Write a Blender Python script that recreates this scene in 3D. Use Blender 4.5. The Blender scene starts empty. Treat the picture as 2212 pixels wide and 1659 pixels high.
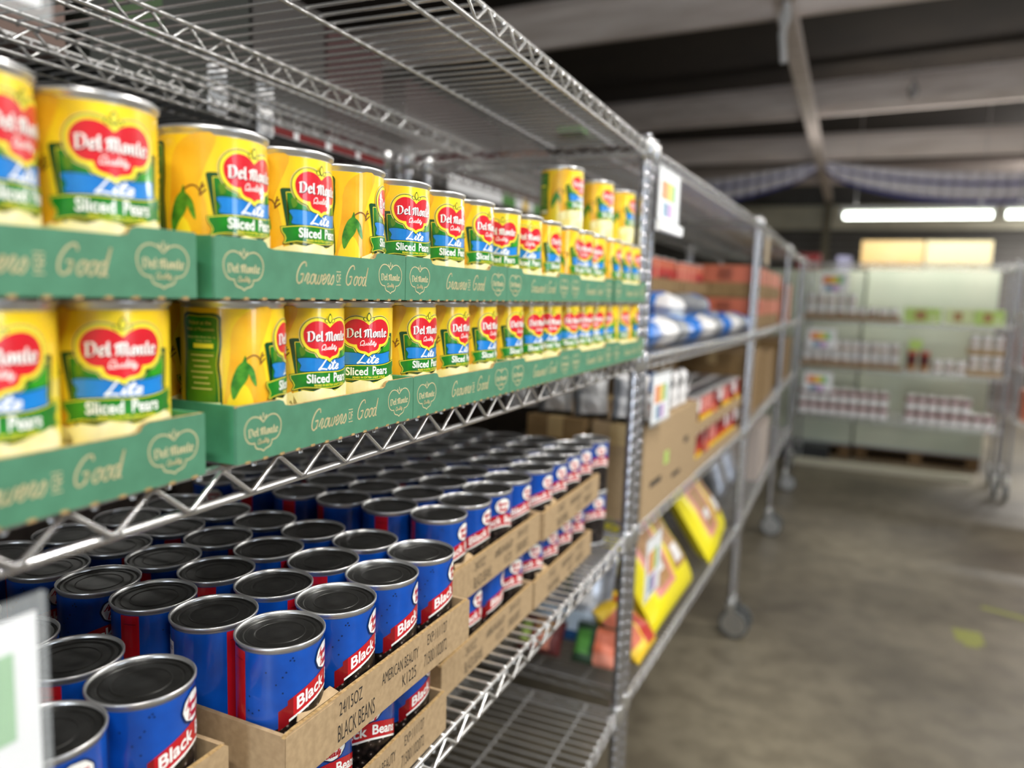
import bpy, bmesh, math, random
from mathutils import Vector, Matrix
random.seed(7)
PI = math.pi
sc = bpy.context.scene
col = sc.collection
Z0 = 1.3                      # height of the middle shelf above the floor

# ---------------------------------------------------------------- camera
FPX, YAW, PITCH, ROLL = 1625.3, 0.4033, 0.1204, 0.0338
CAM = Vector((0.3741, 0.0, 0.1258 + Z0))
fw = Vector((-math.sin(YAW)*math.cos(PITCH), math.cos(YAW)*math.cos(PITCH), -math.sin(PITCH)))
ri = Vector((math.cos(YAW), math.sin(YAW), 0)); up = ri.cross(fw)
r2 = ri*math.cos(ROLL) + up*math.sin(ROLL); u2 = -ri*math.sin(ROLL) + up*math.cos(ROLL)
cd = bpy.data.cameras.new('camera'); cam = bpy.data.objects.new('camera', cd); col.objects.link(cam)
m = Matrix((r2, u2, -fw)).transposed().to_4x4(); m.translation = CAM
cam.matrix_world = m
cd.sensor_width = 36; cd.lens = 36*FPX/2212
cd.clip_start = 0.02; cd.clip_end = 60
cd.dof.use_dof = True; cd.dof.focus_distance = 0.69; cd.dof.aperture_fstop = 2.8
sc.camera = cam
# ---------------------------------------------------------------- world, lights, exposure
w = bpy.data.worlds.new('world'); sc.world = w; w.use_nodes = True
w.node_tree.nodes['Background'].inputs[0].default_value = (0.75, 0.8, 0.85, 1)
w.node_tree.nodes['Background'].inputs[1].default_value = 0.3
sc.view_settings.view_transform = 'Standard'; sc.view_settings.look = 'None'
sc.view_settings.gamma = 1; sc.view_settings.use_curve_mapping = False
sc.view_settings.exposure = 0.0
def area(name, loc, sx, sy, power, rot=(0,0,0), color=(1,0.98,0.94)):
    l = bpy.data.lights.new(name, 'AREA'); l.shape = 'RECTANGLE'; l.size = sx; l.size_y = sy
    l.energy = power; l.color = color
    o = bpy.data.objects.new(name, l); o.location = loc; o.rotation_euler = rot; col.objects.link(o); return o
TUBES = [  # x0, x1, y, z, watts : fluorescent fixtures, the one at y 7.3 is in view
    (0.40, 1.90, -0.75, 2.75, 60), (0.45, 1.95, 1.35, 2.75, 60), (2.1, 3.4, 3.9, 2.75, 90),
    (0.33, 1.50, 7.3, 2.19, 12), (1.54, 2.71, 7.3, 2.19, 12), (3.0, 4.5, 10.9, 2.75, 240), (-2.6, -1.1, 2.2, 2.75, 14)]  # second to last is unseen, added to brighten the back wall
for x0, x1, y, z, pw in TUBES:
    area('tube_light', ((x0+x1)/2, y, z-0.045), x1-x0, 0.06, pw)
    area('ceiling_fill', ((x0+x1)/2, y, z+0.09), x1-x0, 0.1, pw*.85, (PI, 0, 0))  # upward lamp over each fixture, added to brighten the ceiling

# ---------------------------------------------------------------- materials
def lin(h):
    h = h.lstrip('#'); c = [int(h[i:i+2], 16)/255 for i in (0, 2, 4)]
    return tuple(v/12.92 if v <= .04045 else ((v+.055)/1.055)**2.4 for v in c) + (1,)
def mat(name, c, rough=.5, metal=0, c2=None, scale=20, emit=0, coat=0, bump=0, lo=.35, hi=.65, stretch=(1,1,1), alpha=1, trans=0, detail=3):
    mt = bpy.data.materials.new(name); mt.use_nodes = True
    nt = mt.node_tree; b = nt.nodes['Principled BSDF']
    b.inputs['Base Color'].default_value = lin(c); b.inputs['Roughness'].default_value = rough
    b.inputs['Metallic'].default_value = metal
    if coat: b.inputs['Coat Weight'].default_value = coat; b.inputs['Coat Roughness'].default_value = .08
    if emit:
        b.inputs['Emission Color'].default_value = lin(c); b.inputs['Emission Strength'].default_value = emit
    if trans: b.inputs['Transmission Weight'].default_value = trans
    if alpha < 1: b.inputs['Alpha'].default_value = alpha
    if c2 or bump:
        tc = nt.nodes.new('ShaderNodeTexCoord'); mp = nt.nodes.new('ShaderNodeMapping')
        mp.inputs['Scale'].default_value = stretch
        nt.links.new(tc.outputs['Object'], mp.inputs[0])
        n = nt.nodes.new('ShaderNodeTexNoise'); n.inputs['Scale'].default_value = scale; n.inputs['Detail'].default_value = detail
        nt.links.new(mp.outputs[0], n.inputs[0])
        if c2:
            r = nt.nodes.new('ShaderNodeValToRGB'); r.color_ramp.elements[0].position = lo; r.color_ramp.elements[1].position = hi
            r.color_ramp.elements[0].color = lin(c); r.color_ramp.elements[1].color = lin(c2)
            nt.links.new(n.outputs[0], r.inputs[0]); nt.links.new(r.outputs[0], b.inputs['Base Color'])
        if bump:
            bp = nt.nodes.new('ShaderNodeBump'); bp.inputs['Strength'].default_value = bump; bp.inputs['Distance'].default_value = .002
            nt.links.new(n.outputs[0], bp.inputs['Height']); nt.links.new(bp.outputs[0], b.inputs['Normal'])
    return mt
def voro(name, c, c2, scale, rough=.5, c3=None):
    mt = bpy.data.materials.new(name); mt.use_nodes = True; nt = mt.node_tree; b = nt.nodes['Principled BSDF']
    b.inputs['Roughness'].default_value = rough
    tc = nt.nodes.new('ShaderNodeTexCoord'); v = nt.nodes.new('ShaderNodeTexVoronoi'); v.inputs['Scale'].default_value = scale
    nt.links.new(tc.outputs['Object'], v.inputs[0])
    r = nt.nodes.new('ShaderNodeValToRGB'); r.color_ramp.elements[0].color = lin(c3 or c); r.color_ramp.elements[0].position = .0
    r.color_ramp.elements[1].color = lin(c2); r.color_ramp.elements[1].position = .62
    e = r.color_ramp.elements.new(.22); e.color = lin(c)
    nt.links.new(v.outputs[0], r.inputs[0]); nt.links.new(r.outputs[0], b.inputs['Base Color'])
    return mt
M = dict(postm=mat('post_chrome', '#bcbcc0', .24, .93),
 chrome=mat('chrome', '#d4d4d4', .27, .85), steel=mat('galvanized', '#b4b4b2', .3, 1, '#cfcfcd', 60),
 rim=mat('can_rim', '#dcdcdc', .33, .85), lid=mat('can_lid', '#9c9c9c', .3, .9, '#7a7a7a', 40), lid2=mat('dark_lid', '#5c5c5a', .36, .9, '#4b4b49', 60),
 canwall=mat('can_wall', '#b8b8b6', .3, 1),
 yellow=mat('label_yellow', '#f4c512', .3, 0, '#fde534', 22, coat=.5, stretch=(1,1,.6)),
 orange=mat('label_orange', '#eba818', .3, 0, '#f3bf30', 40, coat=.5),
 lgreen=mat('label_green', '#14661f', .3, 0, '#1f8a22', 60, coat=.5), dgreen=mat('label_dark_green', '#0c4a24', .3, coat=.5),
 olive=mat('label_olive', '#4a7a12', .35, 0, '#5d8c18', 30, coat=.4), midgreen=mat('label_bright_green', '#2f9c1e', .3, coat=.5),
 lyellow=mat('label_line_yellow', '#f7e83c', .3, coat=.5), lred=mat('label_red', '#e0202c', .3, 0, '#d2222e', 30, coat=.5), lcream=mat('label_cream', '#f6efbe', .35, 0, '#efe49c', 60, coat=.4),
 lcream2=mat('label_cream_shade', '#e6d27a', .35, coat=.4), lblue=mat('label_sky_blue', '#1f86d8', .3, 0, '#1a6fc0', 40, coat=.5), white=mat('label_white', '#fbfbf6', .35, coat=.4),
 pink=mat('label_pink', '#f5a8a0', .35), shade=mat('label_text_shadow', '#3c1a28', .4), leaf=mat('leaf_green', '#1e6a1c', .35, 0, '#4f9a2c', 150, coat=.4),
 stalk=mat('stalk_brown', '#7a4a1e', .4),
 bblue=mat('bean_label_blue', '#07429c', .28, 0, '#0850b4', 30, coat=.5), bnavy=mat('bean_label_navy', '#0b2350', .3), bred=mat('bean_label_red', '#c01420', .3, coat=.4), bdred=mat('bean_label_dark_red', '#8a0f18', .3, coat=.4),
 beans=voro('black_beans_print', '#2c221e', '#0b0807', 150, .35, '#c9bcb2'),
 tgreen=mat('tray_green', '#4b8466', .75, 0, '#457b5e', 60, bump=.15), tgdark=mat('tray_green_side', '#3f8862', .8, 0, '#387e5a', 60), kraftedge=mat('corrugated_edge', '#b99a68', .9, 0, '#8c6f44', 260), tan=mat('tray_print_tan', '#cdbf94', .8),
 kraft=mat('kraft_cardboard', '#b09672', .85, 0, '#a18866', 130, bump=.1), kraftd=mat('brown_cardboard', '#94784f', .85, 0, '#876b45', 30), ink=mat('stamp_ink', '#2b2723', .8), tape=mat('packing_tape', '#c7ab7a', .4),
 paper=mat('paper_white', '#f1f2f4', .6), plastic=mat('clear_plastic', '#dfe4e6', .4, alpha=.10), sgreen=mat('sign_green', '#9cc79a', .6), sorange=mat('sign_orange', '#e8853a', .6), syel=mat('sign_yellow', '#e8d23a', .6), samb=mat('sign_amber', '#eda53a', .6), sblue=mat('sign_blue', '#6f97b4', .6), spur=mat('sign_purple', '#c59ad0', .6), sgrn=mat('sign_leaf_green', '#7cc07a', .6),
 floor=None)
for k in list(M):
    if M[k] is None: del M[k]

# ---------------------------------------------------------------- object helpers
def tag(o, label=None, cat=None, group=None, kind=None):
    if label: o['label'] = label
    if cat: o['category'] = cat
    if group: o['group'] = group
    if kind: o['kind'] = kind
    return o
def empty(name, loc=(0,0,0), rz=0):
    o = bpy.data.objects.new(name, None); o.location = loc; o.rotation_euler = (0,0,rz); o.empty_display_size = .05
    col.objects.link(o); return o
def copy_tree(o, parent=None):
    c = o.copy(); col.objects.link(c); c.parent = parent
    for ch in list(o.children):
        copy_tree(ch, c)
    return c
class MB:
    def __init__(s): s.v = []; s.f = []; s.m = []; s.mats = []; s.smooth = []
    def mi(s, m):
        if m not in s.mats: s.mats.append(m)
        return s.mats.index(m)
    def add(s, vs, fs, m, smooth=False):
        b = len(s.v); s.v += [tuple(v) for v in vs]; k = s.mi(m)
        for f in fs: s.f.append([b+i for i in f]); s.m.append(k); s.smooth.append(smooth)
        return s
    def box(s, a, b, m):
        x0,y0,z0 = a; x1,y1,z1 = b
        vs = [(x0,y0,z0),(x1,y0,z0),(x1,y1,z0),(x0,y1,z0),(x0,y0,z1),(x1,y0,z1),(x1,y1,z1),(x0,y1,z1)]
        return s.add(vs, [(0,3,2,1),(4,5,6,7),(0,1,5,4),(1,2,6,5),(2,3,7,6),(3,0,4,7)], m)
    def rod(s, a, b, r, m, n=8):
        a = Vector(a); b = Vector(b); d = (b-a).normalized()
        e = d.orthogonal().normalized(); g = d.cross(e); vs = []
        for p in (a, b):
            for i in range(n): t = 2*PI*i/n; vs.append(p + (e*math.cos(t)+g*math.sin(t))*r)
        s.add(vs, [(i, (i+1)%n, n+(i+1)%n, n+i) for i in range(n)], m, True)
        return s.add(vs, [tuple(range(n-1,-1,-1)), tuple(range(n,2*n))], m)
    def path(s, pts, r, m, n=6):
        pts = [Vector(p) for p in pts]; vs = []
        for k, p in enumerate(pts):
            d = (pts[min(k+1,len(pts)-1)] - pts[max(k-1,0)]).normalized()
            e = Vector((0,0,1)).cross(d) if abs(d.z) < .95 else Vector((1,0,0)).cross(d)
            e.normalize(); g = d.cross(e)
            for i in range(n): t = 2*PI*i/n; vs.append(p + (e*math.cos(t)+g*math.sin(t))*r)
        fs = [(k*n+i, k*n+(i+1)%n, (k+1)*n+(i+1)%n, (k+1)*n+i) for k in range(len(pts)-1) for i in range(n)]
        return s.add(vs, fs, m, True)
    def lathe(s, prof, m, n=40, c=(0,0), cap=True):
        vs = []
        for r, z in prof:
            for i in range(n): t = 2*PI*i/n; vs.append((c[0]+r*math.cos(t), c[1]+r*math.sin(t), z))
        fs = [(k*n+i, k*n+(i+1)%n, (k+1)*n+(i+1)%n, (k+1)*n+i) for k in range(len(prof)-1) for i in range(n)]
        s.add(vs, fs, m, True)
        if cap:
            for k in (0, len(prof)-1):
                if prof[k][0] > 1e-5:
                    s.add([vs[k*n+i] for i in range(n)], [tuple(range(n)) if k else tuple(range(n-1,-1,-1))], m)
        return s
    def mesh(s, name):
        me = bpy.data.meshes.new(name); me.from_pydata(s.v, [], s.f)
        for m_ in s.mats: me.materials.append(m_)
        me.polygons.foreach_set('material_index', s.m); me.polygons.foreach_set('use_smooth', s.smooth)
        me.update(); return me
    def build(s, name, parent=None, loc=(0,0,0), rz=0):
        o = bpy.data.objects.new(name, s.mesh(name)); o.location = loc; o.rotation_euler = (0,0,rz)
        col.objects.link(o); o.parent = parent; return o
def obj(name, me, parent=None, loc=(0,0,0), rot=(0,0,0)):
    o = bpy.data.objects.new(name, me); o.location = loc; o.rotation_euler = rot; col.objects.link(o); o.parent = parent; return o

# ---------------------------------------------------------------- 2-D artwork: polygons, pen strokes and text
def smooth_pts(pts, closed=False, k=5):
    out = []; n = len(pts); rng = range(n if closed else n-1)
    for i in rng:
        p0 = pts[(i-1)%n] if closed or i > 0 else pts[i]; p1 = pts[i]; p2 = pts[(i+1)%n]; p3 = pts[(i+2)%n] if closed or i+2 < n else p2
        for j in range(k):
            t = j/k; q = []
            for a in (0, 1):
                q.append(.5*((2*p1[a]) + (-p0[a]+p2[a])*t + (2*p0[a]-5*p1[a]+4*p2[a]-p3[a])*t*t + (-p0[a]+3*p1[a]-3*p2[a]+p3[a])*t**3))
            out.append(tuple(q))
    if not closed: out.append(tuple(pts[-1]))
    return out
def offset_poly(P, d):
    n = len(P); A = sum(P[i][0]*P[(i+1)%n][1]-P[(i+1)%n][0]*P[i][1] for i in range(n)); sg = 1 if A > 0 else -1; out = []
    for i in range(n):
        a, b, c = P[i-1], P[i], P[(i+1)%n]
        e1 = Vector((b[0]-a[0], b[1]-a[1])); e2 = Vector((c[0]-b[0], c[1]-b[1]))
        if e1.length < 1e-9 or e2.length < 1e-9: out.append(b); continue
        e1.normalize(); e2.normalize()
        n1 = Vector((e1.y, -e1.x))*sg; n2 = Vector((e2.y, -e2.x))*sg; nn = (n1+n2)
        if nn.length < .2: nn = n1
        nn.normalize(); k = min(1.6, 1/max(.35, nn.dot(n1)))
        out.append((b[0]+nn.x*d*k, b[1]+nn.y*d*k))
    return out
def pen(strokes, x, y, s, slant=0, nib=None, w=.1, wx=1):
    """stroke letters -> list of polygons; nib=(a,b) gives a broad pen, else a round pen of width w"""
    out = []
    for st in strokes:
        P = [(x+(px*wx+py*slant)*s, y+py*s) for px, py in st]
        for (a, b) in zip(P[:-1], P[1:]):
            if nib:
                nx, ny = nib[0]*s, nib[1]*s
                out.append(hull([(a[0]-nx,a[1]-ny),(a[0]+nx,a[1]+ny),(b[0]-nx,b[1]-ny),(b[0]+nx,b[1]+ny)]))
            else:
                d = Vector((b[0]-a[0], b[1]-a[1]))
                if d.length < 1e-9: continue
                d.normalize(); h = w*s/2; e = d*h*.5; q = Vector((-d.y, d.x))*h
                out.append([(a[0]-e.x+q.x, a[1]-e.y+q.y), (a[0]-e.x-q.x, a[1]-e.y-q.y), (b[0]+e.x-q.x, b[1]+e.y-q.y), (b[0]+e.x+q.x, b[1]+e.y+q.y)])
    return out
def hull(pts):
    pts = sorted(set((round(a,7), round(b,7)) for a, b in pts))
    if len(pts) < 3: return pts
    def half(ps):
        h = []
        for p in ps:
            while len(h) >= 2 and (h[-1][0]-h[-2][0])*(p[1]-h[-2][1]) - (h[-1][1]-h[-2][1])*(p[0]-h[-2][0]) <= 0: h.pop()
            h.append(p)
        return h
    a = half(pts); b = half(pts[::-1]); return a[:-1]+b[:-1]
BL = {  # broad-pen letters: (strokes, advance)
 'D': ([[(.16,.06),(.16,.95)],[(.0,.86),(.12,.97),(.5,.97),(.72,.75),(.72,.3),(.45,.04),(.05,.04)]], .92),
 'e': ([[(.36,.2),(.42,.1),(.26,.03),(.1,.14),(.1,.55),(.26,.7),(.42,.55),(.4,.4),(.12,.34)]], .55),
 'l': ([[(.12,1),(.12,.12),(.26,.02)]], .38),
 'M': ([[(.02,.62),(.16,.86),(.24,.7),(.2,.2),(.1,.04)],[(.24,.74),(.42,.95),(.52,.8),(.52,.04)],[(.54,.78),(.74,.95),(.86,.8),(.86,.14),(1.0,.03)]], 1.12),
 'o': ([[(.1,.52),(.1,.15),(.26,.03),(.42,.15),(.42,.55),(.26,.7),(.1,.52)]], .58),
 'n': ([[(.08,.68),(.12,.04)],[(.12,.55),(.32,.7),(.42,.58),(.42,.12),(.54,.03)]], .62),
 't': ([[(.16,.98),(.16,.13),(.3,.03)],[(.0,.68),(.34,.68)]], .4)}
def blackletter(txt, x0, x1, y, h):
    adv = sum(BL[c][1] for c in txt if c in BL) + .18*txt.count(' '); s = h; wx = (x1-x0)/(adv*s); out = []; x = x0
    for c in txt:
        if c == ' ': x += .18*s*wx; continue
        st, a = BL[c]; out += pen([[(p[0]*wx, p[1]) for p in q] for q in st], x, y, s, 0, nib=(.085, .035)); x += a*s*wx
    return out
SC = {  # round-pen script
 'G': ([[(.72,.82),(.66,.97),(.5,1.0),(.28,.85),(.12,.5),(.16,.15),(.34,.0),(.52,.1),(.62,.42),(.4,.42)],[(.62,.42),(.56,.05)]], .78),
 'r': ([[(.0,.12),(.14,.46),(.28,.42),(.2,.1),(.28,.0),(.4,.1)]], .38),
 'o': ([[(.3,.46),(.14,.4),(.08,.14),(.2,.0),(.34,.1),(.36,.34),(.28,.46),(.44,.4)]], .42),
 'w': ([[(.06,.44),(.04,.12),(.14,.0),(.26,.12),(.3,.42),(.28,.1),(.38,.0),(.5,.14),(.52,.42),(.62,.4)]], .6),
 'e': ([[(.04,.16),(.24,.26),(.3,.4),(.2,.48),(.1,.34),(.08,.1),(.2,.0),(.36,.12)]], .36),
 's': ([[(.02,.1),(.2,.46),(.3,.2),(.2,.0),(.06,.04)]], .36),
 'd': ([[(.34,.4),(.16,.44),(.06,.14),(.16,.0),(.3,.12),(.4,.95),(.36,.1),(.46,.0)]], .5),
 'Q': ([[(.5,.96),(.24,.9),(.08,.5),(.14,.14),(.36,.02),(.6,.24),(.66,.66),(.5,.96),(.4,.8)],[(.1,-.12),(.3,.02),(.5,-.04),(.74,-.1)]], .74),
 'u': ([[(.04,.44),(.04,.1),(.14,.0),(.28,.14),(.32,.44),(.3,.08),(.4,.02)]], .42),
 'a': ([[(.32,.42),(.16,.46),(.06,.14),(.16,.0),(.3,.14),(.34,.42),(.32,.06),(.42,.04)]], .44),
 'l': ([[(.02,.14),(.2,.6),(.22,.95),(.12,.9),(.08,.1),(.18,.0),(.28,.1)]], .26),
 'i': ([[(.04,.1),(.14,.46),(.12,.06),(.24,.06)],[(.18,.66),(.2,.7)]], .24),
 't': ([[(.04,.12),(.2,.82),(.14,.08),(.26,.02),(.34,.1)],[(.02,.56),(.34,.6)]], .32),
 'y': ([[(.04,.44),(.06,.12),(.18,.06),(.3,.44),(.24,-.2),(.1,-.34),(.04,-.2),(.4,.1)]], .42),
 'L': ([[(.52,.98),(.36,.96),(.16,.3),(.04,.02),(.24,.1),(.58,.02)]], .62),
 'A': ([[(.0,.0),(.2,.3),(.46,1.0),(.5,.0)],[(.14,.36),(.52,.38)]], .56), 'm': ([[(.04,.0),(.08,.46),(.08,.2),(.2,.46),(.24,.0),(.26,.3),(.38,.46),(.4,.0),(.5,.06)]], .5),
 'c': ([[(.28,.38),(.16,.46),(.06,.14),(.16,.0),(.32,.1)]], .34), 'n': ([[(.04,.0),(.08,.46),(.08,.2),(.22,.46),(.28,.04),(.38,.04)]], .4),
 'B': ([[(.12,.0),(.16,.95),(.44,.9),(.4,.58),(.16,.52),(.5,.44),(.48,.08),(.1,.0)]], .56)}
def script(txt, x0, x1, y, h, w=.09, slant=.22):
    adv = sum(SC[c][1] for c in txt if c in SC) + .3*txt.count(' '); wx = (x1-x0)/(adv*h); x = x0; out = []
    for c in txt:
        if c == ' ': x += .3*h*wx; continue
        st, a = SC[c]; st = [smooth_pts(q, False, 3) if len(q) > 2 else q for q in st]
        out += pen(st, x, y, h, slant, w=w, wx=wx); x += a*h*wx
    return out
def text_geo(txt, bold=0.0, shear=0, space=1.0):
    cu = bpy.data.curves.new('t', 'FONT'); cu.body = txt; cu.size = 1; cu.offset = bold; cu.shear = shear; cu.space_character = space; cu.resolution_u = 3
    o = bpy.data.objects.new('t', cu); col.objects.link(o); bpy.context.view_layer.update()
    me = bpy.data.meshes.new_from_object(o.evaluated_get(bpy.context.evaluated_depsgraph_get()))
    vs = [(v.co.x, v.co.y) for v in me.vertices]; fs = [tuple(p.vertices) for p in me.polygons]
    bpy.data.objects.remove(o); bpy.data.curves.remove(cu); bpy.data.meshes.remove(me)
    x0 = min(v[0] for v in vs); x1 = max(v[0] for v in vs); y0 = min(v[1] for v in vs); y1 = max(v[1] for v in vs)
    return [((a-x0)/(x1-x0), (b-y0)/(y1-y0)) for a, b in vs], fs
TG = {}
def text(txt, x0, x1, y0, y1, bold=0.0, shear=0, space=1.0):
    """-> ('mesh', verts, faces) fitted in the rectangle"""
    k = (txt, bold, shear, space)
    if k not in TG: TG[k] = text_geo(*k)
    vs, fs = TG[k]
    return ('mesh', [(x0+a*(x1-x0), y0+b*(y1-y0)) for a, b in vs], fs)
def art_layers(layers, place, step=None):
    """layers: [(shape or list of shapes, material, level)], place(x, y, level)->xyz ; returns MB"""
    mb = MB()
    for shapes, mt, lev in layers:
        if isinstance(shapes, tuple) and shapes[0] == 'mesh': shapes = [shapes]
        elif shapes and isinstance(shapes[0], tuple) and isinstance(shapes[0][0], (int, float)): shapes = [shapes]
        bm = bmesh.new()
        for sh in shapes:
            if isinstance(sh, tuple) and sh[0] == 'mesh':
                vv = [bm.verts.new((a, b, 0)) for a, b in sh[1]]
                for f in sh[2]:
                    try: bm.faces.new([vv[i] for i in f])
                    except ValueError: pass
            else:
                if len(sh) < 3: continue
                try: bm.faces.new([bm.verts.new((a, b, 0)) for a, b in sh])
                except ValueError: pass
        big = [f for f in bm.faces if len(f.verts) > 4]
        if big: bmesh.ops.triangulate(bm, faces=big, ngon_method='EAR_CLIP')
        if step and bm.verts:
            x0 = min(v.co.x for v in bm.verts); x1 = max(v.co.x for v in bm.verts)
            k = math.ceil(x0/step)
            while k*step < x1:
                bmesh.ops.bisect_plane(bm, geom=bm.verts[:]+bm.edges[:]+bm.faces[:], dist=1e-7, plane_co=(k*step,0,0), plane_no=(1,0,0)); k += 1
        bm.verts.index_update()
        vs = [place(v.co.x, v.co.y, lev) for v in bm.verts]; fs = []
        for f in bm.faces:
            idx = [v.index for v in f.verts]
            if f.normal.z < 0: idx.reverse()
            fs.append(idx)
        mb.add(vs, fs, mt); bm.free()
    return mb
def mir(P): return P + [(-a, b) for a, b in P[::-1] if abs(a) > 1e-6]

# ---------------------------------------------------------------- cans
CR = .0368; CH = .1115
def on_can(R):
    return lambda x, y, lev: ((R+.0001+lev*.00009)*math.cos(x/1000/R), (R+.0001+lev*.00009)*math.sin(x/1000/R), y/1000)
def can_body(dark=False):
    b = MB()
    b.lathe([(.030,.004),(.0345,.003),(.0375,.0),(.0382,.0008),(.0382,.0028),(CR-.0003,.0045),(CR-.0006,.006),(CR-.0006,CH-.006),(CR-.0003,CH-.0045),(.0382,CH-.0028),(.0383,CH-.0006),(.0376,CH),(.0366,CH-.0006),(.0362,CH-.0035)], M['rim'], 48, cap=False)
    return b.mesh('can_body')
def can_lid(m_):
    b = MB(); z = CH
    b.lathe([(.0363,z-.0030),(.0358,z-.0042),(.0352,z-.0044),(.0346,z-.0043),(.0341,z-.0038),(.0336,z-.0034),(.0334,z-.0034),(.0309,z-.0034),(.0307,z-.0034),(.0304,z-.0037),(.0301,z-.0041),(.0297,z-.0043),(.0293,z-.0043),(.0289,z-.0041),(.0285,z-.00395),(.0281,z-.0039),(.0279,z-.0039),(.0218,z-.0039),(.0216,z-.0039),(.0213,z-.0037),(.0209,z-.0033),(.0205,z-.0037),(.0202,z-.0039),(.0200,z-.0039),(.0109,z-.0039),(.0108,z-.0039),(.0106,z-.0038),(.0104,z-.0039),(.0103,z-.0039),(.0001,z-.0039)], m_, 48, cap=False)
    return b.mesh('can_lid')
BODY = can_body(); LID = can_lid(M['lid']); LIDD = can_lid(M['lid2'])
LB, LT = 5.0, CH*1000-6.2       # label bottom and top in mm
def V(v): return LT - v          # distance below the label top -> height
def label_ring(m_, R=CR):
    b = MB(); b.lathe([(R, LB/1000), (R, LT/1000)], m_, 64, cap=False); return b
KL = .665
def pear_label():
    half = smooth_pts([(0,23.5),(6,18.6),(13,15.8),(21,15.9),(28,19.6),(32.6,26),(33.6,33),(31.6,41),(27,46.8),(21,49.2),(16,49.2)], False, 4) \
        + [(15.6,50.8)] + smooth_pts([(15.2,53.2),(13,56.4),(9,58),(4,59),(0,61.6)], False, 3)
    heart = [(a, V(b)) for a, b in mir(half)]
    def leafp(cx, top, bot, wd, lean=0):
        mid = (top+bot)/2; return [(a, V(b)) for a, b in smooth_pts([(cx+lean,top),(cx+wd+lean*.5,mid),(cx,bot),(cx-wd+lean*.5,mid)], True, 3)]
    frame = [(-46,36.5),(-50,39),(-46,44),(-44,52),(-45.5,60),(-43,74),(-40,98),(-36,104),(-20,104),(20,103),(37,103),(41,98),(44,74),(45.5,58),(43,50),(45,42),(46.5,35),(30,37.5),(-30,37.5)]
    framei = [(-42,40.5),(-43.5,42.5),(-40.5,48),(-39.5,54),(-41,61),(-38.5,76),(-36.5,96),(-34,98),(33,98),(37.5,90),(40.5,72),(41.5,58),(39.6,50),(41.2,43),(41.5,39.6),(28,41),(-28,41)]
    frameg = offset_poly(framei, -.9)
    S = lambda P: [(a, V(b)) for a, b in smooth_pts(P, True, 3)]
    band = [(-40,61.5),(-30,60),(-15,61),(0,62),(18,62.5),(30,61),(38,60.5),(36.8,66),(37.6,76),(20,77.5),(0,77.5),(-20,76.5),(-37,76),(-36,69)]
    rib = smooth_pts([(-50,80),(-30,77),(-10,76.5),(12,77),(30,75.5),(49,71.5)], False, 3) + smooth_pts([(50,80),(47.5,86),(50,93.5),(30,96.5),(8,98.5),(-12,98.5),(-32,97),(-47,100),(-45,93),(-49,86)], False, 3)
    rib = [(a, V(b)) for a, b in rib]
    slices = [[(-66,110),(-54,108),(-30,120),(-10,116),(14,120),(40,116),(62,112),(60,149),(-60,149)],[(-46,103),(-34,99.5),(-22,101.5),(-18,118),(-40,124),(-50,114)],[(-22,101),(-12,97.5),(2,99.5),(9,103),(8,122),(-6,130),(-24,120)],[(8,102),(16,99),(30,95),(40,92.5),(44,98),(36,106),(32,122),(14,128),(6,116)],[(34,102),(46,94),(52,103),(50,122),(36,126)],[(-62,107),(-47,101),(-40,116),(-56,126)],[(-34,122),(-18,122),(-8,134),(-16,149),(-36,146)],[(-4,128),(12,128),(26,136),(18,149),(-4,149)],[(28,128),(46,124),(52,140),(40,149),(28,146)]]
    slc = [[(a, V(b)) for a, b in P] for P in slices]
    pearf = S([(-55,56),(-51,64),(-48,80),(-45,100),(-44,120),(-48,148),(-62,148),(-62,110),(-60,90),(-58,66)])
    pearb = S([(-78,80),(-70,84),(-64,98),(-62,120),(-64,148),(-92,148),(-94,120),(-90,98),(-84,86)])
    leaves = S([(-72,50),(-70,58),(-68,66),(-70,76),(-77,86),(-84,98),(-87,86),(-85,74),(-80,62),(-75,57)])
    leaf2 = S([(-72,58),(-67,60),(-62,68),(-60,84),(-65,78),(-69,68)])
    panel = S([(-98,7),(-96,20),(-95.5,40),(-98,60),(-96,80),(-97,110),(-116,111),(-142,110),(-144,70),(-142,40),(-144,8),(-120,6)])
    paneli = S([(-100.5,10),(-99,22),(-98.5,40),(-101,60),(-99,80),(-100,107),(-116,107.5),(-139,107),(-141,70),(-139,40),(-141,11),(-120,9)])
    P2 = lambda x0, x1, v0, v1: [(x0,V(v1)),(x1,V(v1)),(x1,V(v0)),(x0,V(v0))]
    L = [(S([(-64,0.5),(-40,.5),(-50,30),(-58,56),(-52,90),(-60,148),(-98,148),(-88,60),(-84,20)]), M['orange'], 1),
         (pearb, M['yellow'], 2), (pearf, M['orange'], 3), (leaves, M['leaf'], 4), (leaf2, M['leaf'], 5),
         (pen([smooth_pts([(-71,54),(-64,50),(-58,52),(-55,58)],False,3),[(-56,58),(-53,47)],[(-56,60),(-50,54)],[(-55,52),(-51,50)]], 0, 0, 1, w=1.5), M['stalk'], 6),
         (offset_poly(panel, 0), M['dgreen'], 2), (paneli, M['lyellow'], 3), (offset_poly(paneli, -.6), M['lgreen'], 4),
         (P2(-138,-102,46,104), M['olive'], 5), (P2(-128,-104,38,43), M['lyellow'], 5),
         (P2(-124,-97,101,109), M['lcream'], 6)]
    # bring the stalk's v axis up of the stalk strokes
    L[5] = ([[(a, V(b)) for a, b in q] for q in L[5][0]], M['stalk'], 6)
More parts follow.
